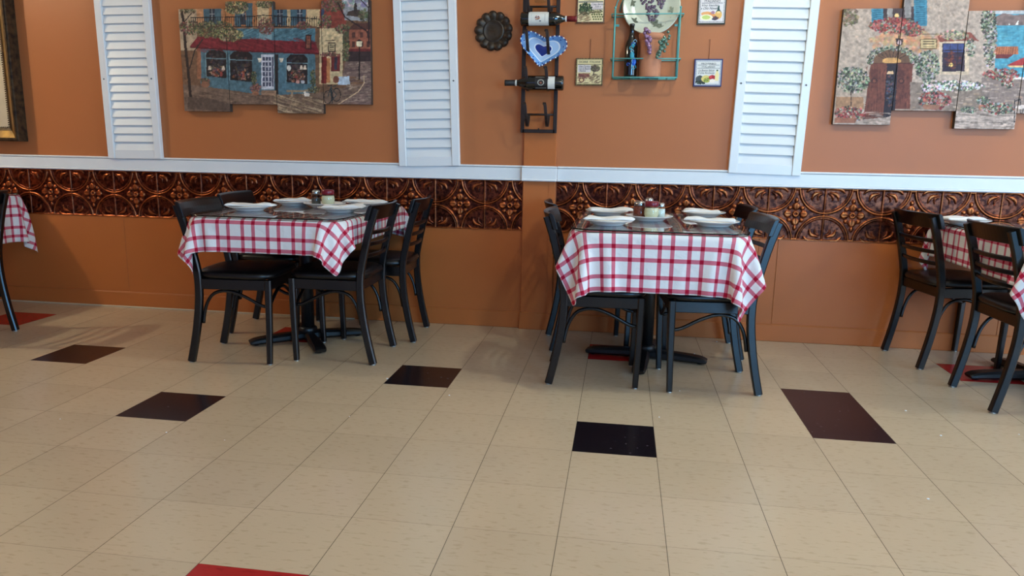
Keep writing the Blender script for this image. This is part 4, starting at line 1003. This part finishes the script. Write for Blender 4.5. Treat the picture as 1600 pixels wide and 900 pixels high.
def wine_bottle(name, x0, xdir, y, z, label, lab, capmat, scale=1.0, dark=True):
    """lies on its side; x0 = base end, neck towards xdir"""
    r = empty(name, (x0, y, z), label=label, cat='bottle', group='wine bottles lying in the wine rack')
    M = Matrix.Rotation(math.pi / 2 * xdir, 4, 'Y') @ Matrix.Diagonal((scale, scale, scale, 1))
    MB().lathe([(.0001, .004), (.030, .0), (.036, .003), (.0375, .010), (.0375, .180), (.034, .200), (.022, .222), (.0155, .238), (.0145, .262), (.0001, .263)], 36, M).build('bottle_glass', M_glassdark, r)
    cap = MB().lathe([(.0150, .250), (.0150, .298), (.0155, .300), (.0155, .306), (.0001, .3065)], 24, M).build('foil_capsule', capmat, r)
    MB().lathe([(.0155, .243), (.0155, .252), (.0001, .253)], 24, M).build('neck_band', M_label, r)
    # labels wrap the front half
    def wrap(a0, a1, z0, z1, rr, m, nm, par):
        vs = []; fs = []; n = 18
        for i in range(n + 1):
            a = a0 + (a1 - a0) * i / n
            for zz in (z0, z1): vs.append(M @ Vector((rr * math.cos(a), rr * math.sin(a), zz)))
        for i in range(n): fs.append((i * 2, i * 2 + 1, i * 2 + 3, i * 2 + 2))
        return MB().add(vs, fs, True).build(nm, m, par)
    lab(r, wrap, M, scale)
    return r
M_lab_img = vcmat('printed_label', .6, .3)
def lab1(r, wrap, M, s):
    wrap(-math.pi / 2 - 1.25, -math.pi / 2 + 1.25,   .046, .156, .0379, M_label, 'paper_label', r)
    mo = MB(); rg = random.Random(3)
    def dot(a, z, w_, h_, mi): mo.add([M @ Vector((.0383 * math.cos(b), .0383 * math.sin(b), c)) for b, c in ((a - w_, z - h_), (a + w_, z - h_), (a + w_, z + h_), (a - w_, z + h_))], [(0, 1, 2, 3)], mat=mi)
    for k in range(26):
        t = k * .242; q = .2 + .8 * rg.random(); dot(-math.pi / 2 + .32 * math.sin(t) * q, .096 + .015 * math.cos(t) * q, .05, .0022, rg.choice((0, 0, 1, 2)))
    dot(-math.pi / 2 + .42, .110, .06, .005, 2)
    for k in range(5): dot(-math.pi / 2 - .5 + k * .22, .136, .07, .0012, 3); dot(-math.pi / 2 - .45 + k * .2, .062, .06, .0006, 3)
    mo.build('label_emblem', [mat('emblem_orange', (214, 128, 60), .7), mat('emblem_red', (160, 60, 40), .7), mat('emblem_navy', (30, 34, 66), .7), mat('emblem_grey', (130, 130, 136), .7)], r)
def lab2(r, wrap, M, s):
    wrap(-math.pi / 2 - 1.0, -math.pi / 2 + 1.0, .084, .146, .0379, M_dklabel, 'dark_label', r)
    wrap(-math.pi / 2 - .95, -math.pi / 2 + .95, .044, .080, .0379, M_label, 'paper_label', r)
    mo = MB()
    def dot(a, z, w_, h_, mi): mo.add([M @ Vector((.0383 * math.cos(b), .0383 * math.sin(b), c)) for b, c in ((a - w_, z - h_), (a + w_, z - h_), (a + w_, z + h_), (a - w_, z + h_))], [(0, 1, 2, 3)], mat=mi)
    for k in range(14): t = k * .45; dot(-math.pi / 2 + .36 * math.sin(t), .115 + .015 * math.cos(t), .06, .0022, 0)
    dot(-math.pi / 2 - .05, .115, .12, .005, 1)
    for z in (.0875, .1425): dot(-math.pi / 2, z, .75, .0006, 0)
    for a in (-.78, .78): dot(-math.pi / 2 + a, .115, .02, .027, 0)
    mo.build('label_emblem', [mat('emblem_silver', (196, 190, 176), .5), mat('emblem_copper', (150, 84, 60), .5)], r)
BY = RY - .060
p = at(814, 30, BY); wine_bottle('wine_bottle', p.x, 1, BY, p.z, 'dark wine bottle with cream label and red capsule, neck to the right, above heart dish', lab1, M_red, 1.01)
p = at(881, 130, BY); wine_bottle('wine_bottle', p.x, -1, BY, p.z, 'dark wine bottle with a black label, neck to the left, below the heart dish', lab2, M_dklabel, 1.09)
# glass base seen above
p = at(845, -14, BY)
tag(MB().lathe([(.0001, 0), (.030, 0), (.033, .006), (.034, .07), (.033, .085)], 28).build('glass_jar', M_jar), 'clear glass jar resting on the top hooks of the wine rack', 'jar').location = (p.x, BY - .0, at(845, 4, BY).z)

# heart dish
def heart(t, s=1.0):
    q = math.sin(t)
    x = .130 * (.55 * q ** 3 + .45 * q); z = (13 * math.cos(t) - 5 * math.cos(2 * t) - 2 * math.cos(3 * t) - math.cos(4 * t) + 2) / 17 * .097
    tt = min(t, 2 * math.pi - t); z = z + .008 * abs(q) + .026 * math.exp(-(tt / .55) ** 2)
    r_ = math.radians(-9)
    return s * (x * math.cos(r_) - z * math.sin(r_)), s * (x * math.sin(r_) + z * math.cos(r_))
hc = at(848, 79, BY)
hd = empty('heart_dish', (hc.x, BY + .012, hc.z), label='blue and white heart shaped dish held in the wine rack hooks', cat='dish')
hd.rotation_euler = (0, 0, 0)
M_h1 = mat('dish_light_blue', (120, 170, 226), .15, coat=.4, noise=.1, nscale=40); M_h2 = mat('dish_pale_blue', (176, 200, 228), .15, coat=.4); M_h3 = mat('dish_white_line', (232, 238, 244), .15, coat=.4); M_h4 = mat('dish_navy', (22, 46, 128), .12, coat=.5)
N_ = 96
def hring(mb, s0, y0, s1, y1, mi, oz0=0, oz1=0):
    a = [(*heart(2 * math.pi * k / N_, s0),) for k in range(N_)]; b = [(*heart(2 * math.pi * k / N_, s1),) for k in range(N_)]
    vs = [(x, y0, z + oz0) for x, z in a] + [(x, y1, z + oz1) for x, z in b]
    mb.add(vs, [(k, (k + 1) % N_, N_ + (k + 1) % N_, N_ + k) for k in range(N_)], True, mi)
mb = MB(); hring(mb, 1.0, -.030, .72, -.008, 0); hring(mb, .72, -.008, .66, -.006, 2); hring(mb, .66, -.006, .40, -.004, 1); hring(mb, .40, -.004, .35, -.0035, 2); hring(mb, .35, -.0035, .002, -.003, 3)
hring(mb, .002, .004, .68, .000, 0); hring(mb, .68, .000, 1.0, -.026, 0); hring(mb, 1.0, -.026, 1.0, -.030, 0)
mb.build('dish_body', [M_h1, M_h2, M_h3, M_h4], hd)
mb = MB()
for k in range(56):
    x, z = heart(2 * math.pi * k / 56, 1.0); mb.sphere((x, -.030, z), .0042, 6, mat=0 if k % 2 else 1, sc=(1, .6, 1))
for k in range(14):
    x, z = heart(2 * math.pi * (k + .5) / 14, .86); mb.sphere((x, -.0195, z), .0036, 6, mat=0, sc=(1, .6, 1))
mb.build('rim_dots', [M_h4, M_h3], hd)

# ------------------------------------------------------------------ proverb plaques
M_plq = vcmat('glazed_tile', .25, .5, coat=.2)
def text(s, loc, h, parent, material, shear=0.0, name='lettering', ax='CENTER', wide=1.0, space=1.0):
    cu = bpy.data.curves.new('t', 'FONT'); cu.body = s; cu.size = h; cu.align_x = ax; cu.extrude = .0002; cu.shear = shear; cu.space_character = space
    o = bpy.data.objects.new('t', cu); COL.objects.link(o); dg = bpy.context.evaluated_depsgraph_get(); dg.update()
    me = bpy.data.meshes.new_from_object(o.evaluated_get(dg)); bpy.data.objects.remove(o, do_unlink=True); bpy.data.curves.remove(cu)
    me.transform(Matrix.Translation(loc) @ Matrix.Rotation(math.pi / 2, 4, 'X') @ Matrix.Diagonal((wide, 1, 1, 1)))
    me.materials.clear(); me.materials.append(material)
    q = bpy.data.objects.new(name, me); COL.objects.link(q); q.parent = parent
    return q
def plaque(x0, x1, z0, z1, rim, ground, draw, lines, label, hang=True, dots=None):
    wd, H = x1 - x0, z1 - z0; k = 1.0
    pa = Paint(200, 200, 1.0, rim); pa.rect(9, 9, 191, 191, ground)
    if dots:
        for i in range(18):
            for (a, b) in ((16 + i * 9.8, 15), (16 + i * 9.8, 185), (15, 16 + i * 9.8), (185, 16 + i * 9.8)): pa.rect(a - 3, b - 3, a + 3, b + 3, dots)
    else:
        for i in range(60): a = random.uniform(0, 200); b = random.choice((3, 197)); pa.ell(a, b, 5, 3, [v * .6 for v in rim]); pa.ell(b, a, 3, 5, [v * .6 for v in rim])
    draw(pa); im = pa.done((1.35, 1.05, .86), 0)
    r = empty('proverb_plaque', ((x0 + x1) / 2, YW, z0), label=label, cat='plaque', group='ceramic proverb plaques')
    surf('tile_face', -wd / 2, wd / 2, 0, H, -.014, .013, im, lambda X, Z: ((X + wd / 2) / wd * 200, (1 - Z / H) * 200), r, M_plq, step=.0011, side_mat=mat('plaque_edge', rim, .5))
    for (s_, u, v, h, sh, wdt) in lines:
        text(s_, ((u / 200 - .5) * wd, -.0145, (1 - v / 200) * H), h * H / 200, r, M_ink, sh, wide=wdt)
    if hang: MB().tube([(0, -.006, H - .002), (.001, -.004, H + .05), (.001, -.002, H + .105)], .0013, 6).build('hanging_wire', mat('rusty_wire', (120, 62, 40), .6), r)
def d_tl(p):
    p.rect(12, 62, 188, 68, (70, 84, 100)); p.rect(100, 70, 188, 115, (206, 212, 226)); p.dabs(62, 110, 48, 40, 160, [(40, 66, 44), (60, 92, 60), (30, 50, 36)], 6); p.strokes(16, 130, 100, 185, 80, [(120, 108, 84), (80, 64, 48), (170, 156, 124)], 24, 4, -.4)
    p.dabs(140, 128, 48, 10, 50, [(70, 76, 52), (110, 116, 80)], 5)
    for i in range(14): p.ell(112 + (i % 5) * 17 + (i // 5) * 6, 146 + (i // 5) * 15, 7, 5.5, (66, 84, 34))
def d_bl(p):
    p.rect(14, 44, 186, 48, (70, 66, 60)); p.rect(14, 50, 110, 104, (204, 210, 220)); p.dabs(142, 74, 34, 24, 130, [(84, 80, 64), (112, 106, 84), (60, 56, 46)], 5); p.line([(136, 90), (132, 130)], 8, (70, 58, 44))
    p.rect(20, 112, 100, 140, (110, 66, 60)); p.strokes(16, 112, 110, 168, 60, [(120, 84, 72), (84, 50, 46), (170, 140, 110)], 20, 4, .2); p.strokes(108, 118, 184, 182, 70, [(104, 84, 66), (70, 56, 44), (180, 164, 130)], 22, 4, -.5); p.ell(44, 162, 20, 18, (100, 60, 50)); p.ell(44, 162, 12, 11, (206, 196, 150)); p.strokes(20, 180, 180, 186, 14, [(90, 74, 60)], 30, 3)
def d_tr(p):
    p.rect(26, 66, 174, 69, (96, 100, 120)); p.ell(66, 134, 42, 14, (214, 166, 108)); p.ell(100, 142, 24, 16, (206, 150, 92)); p.ell(64, 158, 46, 20, (226, 236, 220)); p.ell(62, 156, 30, 13, (176, 208, 122))
    p.poly([(142, 84), (152, 84), (154, 106), (172, 130), (124, 130), (140, 106)], (28, 74, 76)); p.ell(148, 142, 25, 25, (206, 176, 104)); p.rect(138, 118, 158, 130, (226, 214, 160)); p.ell(108, 126, 14, 10, (150, 120, 150)); p.dabs(128, 162, 24, 10, 30, [(60, 54, 84), (110, 60, 60), (50, 60, 60)], 6)
def d_br(p):
    p.rect(24, 44, 90, 46, (60, 70, 90)); p.rect(104, 44, 176, 46, (60, 70, 90)); p.rect(22, 68, 182, 71, (60, 70, 90)); p.ell(44, 148, 30, 28, (66, 76, 80)); p.dabs(50, 170, 36, 12, 50, [(60, 76, 56), (40, 50, 40)], 6); p.ell(88, 144, 34, 26, (206, 206, 130)); p.ell(94, 154, 24, 19, (146, 164, 76)); p.dabs(94, 154, 18, 14, 20, [(90, 120, 50), (170, 186, 110)], 5)
    p.ell(132, 134, 26, 17, (158, 40, 46)); p.ell(120, 130, 10, 9, (200, 70, 70)); p.ell(134, 158, 20, 13, (234, 234, 236)); p.poly([(158, 84), (170, 84), (172, 100), (178, 112), (176, 158), (152, 158), (150, 112), (156, 100)], (226, 224, 170)); p.rect(158, 78, 170, 88, (80, 100, 70))
q0, q1 = at(899, 36, 1.816), at(944, 36, 1.816)
plaque(q0.x + .005, q1.x, q0.z + .0, q0.z + .166, (110, 84, 66), (206, 210, 176), d_tl, [('Casa Senza', 146, 86, 20, .4, .9), ('Sole e', 150, 101, 18, .4, .9), ('Campagna', 150, 116, 18, .4, .9), ('PROVERBI', 100, 34, 24, 0, 1.0), ('ITALIANI', 100, 58, 22, 0, 1.0)], 'green proverb plaque with a bush and vineyard, upper left of the teal rack', False)
q0, q1 = at(899, 133, 1.816), at(941, 133, 1.816); zt = at(920, 91, 1.816).z
plaque(q0.x, q1.x, q0.z, zt, (118, 110, 66), (206, 208, 166), d_bl, [('DICERIE  ITALIANE', 100, 34, 20, 0, 1.0), ('Una Cartina', 62, 68, 20, .4, .85), ('con la Buona', 62, 84, 20, .4, .8), ('Nuova', 48, 100, 20, .4, .9)], 'olive edged proverb plaque with a cart, lower left of the teal rack')
q0, q1 = at(1089, 38, 1.816), at(1133, 38, 1.816)
plaque(q0.x, q1.x, q0.z, q0.z + .166, (52, 56, 48), (206, 220, 236), d_tr, [('PROVERBIO', 100, 38, 22, 0, 1.0), ('ITALIANO', 100, 62, 20, 0, 1.15), ('Vino Vecchio', 84, 88, 22, .45, .95), ('e Olio Novello', 84, 107, 22, .45, .9)], 'dark edged proverb plaque with bread and a flask, upper right of the teal rack', False, (70, 78, 92))
q0, q1 = at(1083, 135, 1.816), at(1127, 135, 1.816); zt = at(1105, 92, 1.816).z
plaque(q0.x, q1.x, q0.z, zt, (48, 56, 110), (208, 226, 236), d_br, [('PROVERBIO', 100, 41, 18, 0, 1.15), ('ITALIANO', 100, 64, 18, 0, 1.2), ('La Buona Salute', 86, 90, 20, .45, .9), ('è Una Ricchezza', 86, 108, 20, .45, .9)], 'blue edged proverb plaque with vegetables, lower right of the teal rack', True, (60, 92, 150))

# ------------------------------------------------------------------ teal wire wall rack
zb = at(1007, 121, 1.735).z; xl, xr = at(957, 121, 1.735).x, at(1057.5, 121, 1.735).x; ztp = at(1012, 12.5, 1.735).z
tk = empty('wire_wall_rack', ((xl + xr) / 2, YW, zb), label='teal wire wall rack holding a plate, bottle and clay pot', cat='rack')
hw = (xr - xl) / 2; H = ztp - zb; yf = -.095; yb = -.006
z1_, z2_ = at(1008, 91.5, 1.735).z - zb, at(1010, 21.7, 1.735).z - zb
mb = MB()
for s in (-1, 1):
    mb.tube([(s * hw, yf, 0), (s * hw, yf, H)], .0042, 8); mb.sphere((s * hw, yf, H + .003), .0065, 8)
    mb.tube([(s * hw, yb, 0), (s * hw, yb, H)], .0042, 8)
    for z in (0, z1_, z2_): mb.tube([(s * hw, yf, z), (s * hw, yb, z)], .0032, 8)
    mb.tube([(s * (hw + .018), yf, z2_), (s * (hw + .018), yb, z2_)], .0032, 8); mb.tube([(s * (hw + .014), yf, z1_), (s * (hw + .014), yb, z1_)], .0032, 8)
    mb.box((s * (hw - .008), -.002, z2_ - .045), (.03, .003, .012))
mb.build('upright_wires', M_teal, tk)
mb = MB()
for y in (yf, yb):
    mb.tube([(-hw, y, 0), (hw, y, 0)], .0042, 8)
    mb.tube([(-hw - .014, y, z1_), (hw + .014, y, z1_)], .0034, 8); mb.tube([(-hw - .018, y, z2_), (hw + .018, y, z2_)], .0034, 8)
for k in range(1, 7): x = -hw + k * 2 * hw / 7; mb.tube([(x, yf, 0), (x, yb, 0)], .0028, 6)
mb.build('shelf_wires', M_teal, tk)
mb = MB()
for rr in (1.0, .86): mb.tube([(-hw * rr * math.cos(math.pi * i / 24), yb, H + hw * .9 * rr * math.sin(math.pi * i / 24)) for i in range(25)], .0034, 8)
mb.build('arch_wire', M_teal, tk)
# plate with grapes
pc = at(1018, 9, 1.78)
gp = empty('grape_plate', (pc.x, 1.783, pc.z - .158), label='cream plate painted with grapes leaning in the teal rack', cat='plate')
gp.rotation_euler = (math.radians(-8), 0, 0)
M = Matrix.Translation((0, 0, .158)) @ Matrix.Rotation(math.pi / 2, 4, 'X')
M_cream = mat('cream_glaze', (206, 204, 180), .15, coat=.4, noise=.06, nscale=10)
MB().lathe([(.0001, -.004), (.085, -.004), (.088, -.008), (.095, -.004), (.120, .004), (.150, .014), (.156, .017), (.157, .020), (.150, .019), (.118, .009), (.095, .002), (.085, .001), (.0001, .001)], 64, M).build('plate_body', M_cream, gp)
rg = random.Random(5); mb = MB()
for _ in range(70):
    t = rg.random(); z = .075 - t * .13; wd = .055 * (1 - t) + .012; x = rg.uniform(-wd, wd) * 1.05
    mb.sphere((x + .008, -.004, .158 - .028 + z * .85), .0075, 8, sc=(1, .25, 1))
mb.build('painted_grapes', mat('painted_grape_purple', (84, 58, 84), .2, coat=.4, noise=.3, nscale=90), gp)
mb = MB()
for (x, z, a) in ((-.105, .02, .4), (.10, .06, -.5), (.115, -.02, .9), (-.09, -.08, -.3), (.055, -.115, .3), (.05, .04, .2), (.02, -.075, 1.2), (-.06, .105, .6), (.03, -.1, .1), (-.12, .06, 1.4)):
    rr = math.hypot(x, z); y = -.003 if rr < .09 else -(.002 + (rr - .09) * .23)
    L_ = .017
    pts = [(L_ * math.cos(t) * (1 + .35 * math.cos(5 * t)), L_ * math.sin(t) * (1 + .35 * math.cos(5 * t))) for t in [i * .1257 * 2 for i in range(25)]]
    mb.add([(x + px * math.cos(a) - pz * math.sin(a), y - .002, .158 + z + px * math.sin(a) + pz * math.cos(a)) for px, pz in pts], [tuple(range(25))])
mb.build('painted_leaves', mat('painted_leaf_green', (112, 116, 92), .3, coat=.3, noise=.25, nscale=80), gp)
mb = MB()
for k in range(3):
    a0 = k * 2.1 + .3; mb.tube([((.128 + .006 * math.sin(i * 1.3)) * math.cos(a0 + i * .07), -.009 - .001, .158 + (.128 + .006 * math.sin(i * 1.3)) * math.sin(a0 + i * .07)) for i in range(20)], .0010, 5)
mb.build('painted_vines', M_ink, gp)
# painted bottle
pb = at(984, 124.5, 1.775)
bt = empty('painted_bottle', (pb.x, 1.775, zb + .004), label='dark bottle painted with blue swirls standing in the teal rack', cat='bottle')
HB = at(988, 37, 1.775).z - zb - .004; k_ = HB / .30
MB().lathe([(.0001, 0), (.034, 0), (.0375, .004), (.0385, .012), (.0385, .17), (.035, .19), (.022, .215), (.0150, .235), (.0140, .285), (.0158, .286), (.0158, .299), (.0001, .30)], 36, Matrix.Diagonal((k_ * .96, k_ * .96, k_, 1))).build('bottle_glass', M_glassdark, bt)
rg = random.Random(2); M_sw = [mat('swirl_teal', (50, 150, 170), .25), mat('swirl_blue', (30, 90, 190), .25), mat('swirl_pale', (150, 200, 220), .25)]
mb = MB()
for k in range(9):
    a0 = -math.pi / 2 + rg.uniform(-.5, .6); z0_ = .05 + k * .018; r0 = rg.uniform(.25, .45)
    P = []
    for i in range(16):
        t = i * .4; rr = r0 * (1 - i / 20); a = a0 + rr * math.cos(t); z = z0_ + rr * .045 * math.sin(t); R_ = .0385 * k_ * .96 + .0004
        P.append((R_ * math.cos(a), R_ * math.sin(a), z * k_))
    mb.tube(P, .0020 if k % 3 else .0030, 6, mat=k % 3)
mb.sphere((.016, -.033, .085 * k_), .014, 8, mat=1, sc=(1, .25, 1.7)); mb.sphere((.006, -.036, .12 * k_), .012, 8, mat=0, sc=(1, .2, 1.8)); mb.sphere((.010, -.036, .175 * k_), .009, 8, mat=0, sc=(1, .2, 1.2))
mb.build('painted_swirls', M_sw, bt)
# clay pot and grapes
pp = at(1013, 118, 1.775)
tp = empty('clay_pot', (pp.x + .006, 1.780, zb + .004), label='terracotta pot standing in the teal rack under the grape plate', cat='pot')
HP = at(1015, 53, 1.775).z - zb - .004
MB().lathe([(.0001, 0), (.064, 0), (.0655, .004), (.069, HP - .035), (.0695, HP - .032)], 40, Matrix.Diagonal((.92, .92, 1, 1))).build('pot_body', M_terra, tp)
MB().lathe([(.064, HP - .036), (.0745, HP - .034), (.076, HP - .004), (.073, HP), (.064, HP), (.062, HP - .036)], 40, Matrix.Diagonal((.92, .92, 1, 1))).build('pot_rim', M_terra, tp)
def grapes(u0, v0, u1, v1, y, n, wd, m, label, seed, extra=()):
    rg = random.Random(seed); a = at(u0, v0, y); b = at(u1, v1, y)
    r = empty('artificial_grapes', (b.x, y, b.z), label=label, cat='artificial fruit', group='bunches of artificial grapes in the teal rack')
    mb = MB()
    for k in range(n):
        t = k / (n - 1); w_ = wd * (1 - .75 * t) * (1 if t > .1 else .6); c = a.lerp(b, t) - b
        mb.sphere((c.x + rg.uniform(-w_, w_), rg.uniform(-.012, .008), c.z + rg.uniform(-.006, .006)), .0100 * (1 if rg.random() > .2 else .85), 9)
    for (u, v) in extra:
        p = at(u, v, y) - b; mb.sphere((p.x, 0, p.z), .0085, 9)
    mb.build('grapes', m, r)
    MB().tube([(a.x - b.x, .004, a.z - b.z + .012), (a.x - b.x, .004, a.z - b.z - .02), (0, .004, .01)], .0018, 6).build('stem', mat('vine_stem', (90, 66, 44), .7), r)
grapes(1011, 46, 1015, 83, 1.695, 28, .020, mat('purple_pearl_grapes', (150, 108, 138), .22, metal=.2, coat=.5), 'purple pearly grape bunch hanging in front of the clay pot', 1)
grapes(1037, 60, 1028, 88, 1.69, 26, .020, mat('green_grapes', (92, 122, 104), .22, metal=.2, coat=.5), 'green grape bunch hanging at the right of the clay pot', 2, ((1044, 50), (1046, 56), (1045, 60), (1038, 58), (1041, 64), (1043, 69), (1039, 74), (1038, 80)))

# crumbs and paper bits dropped on the floor
rg = random.Random(9); mb = MB()
for (u, v) in ((260, 676), (94, 655), (351, 688), (605, 592), (702, 618), (546, 651), (1450, 780), (1470, 681), (1592, 679), (1085, 553), (940, 543), (1120, 534), (1062, 611), (1415, 642), (870, 548), (460, 560), (1030, 652)):
    p = onz(u, v, 0); r_ = rg.uniform(.0025, .006); mb.sphere((p.x, p.y, r_ * .35), r_, 6, sc=(1, rg.uniform(.5, .9), .4))
mb.build('crumbs', M_napkin, label='pale crumbs and paper bits scattered over the tiled floor', cat='crumbs', kind='stuff')
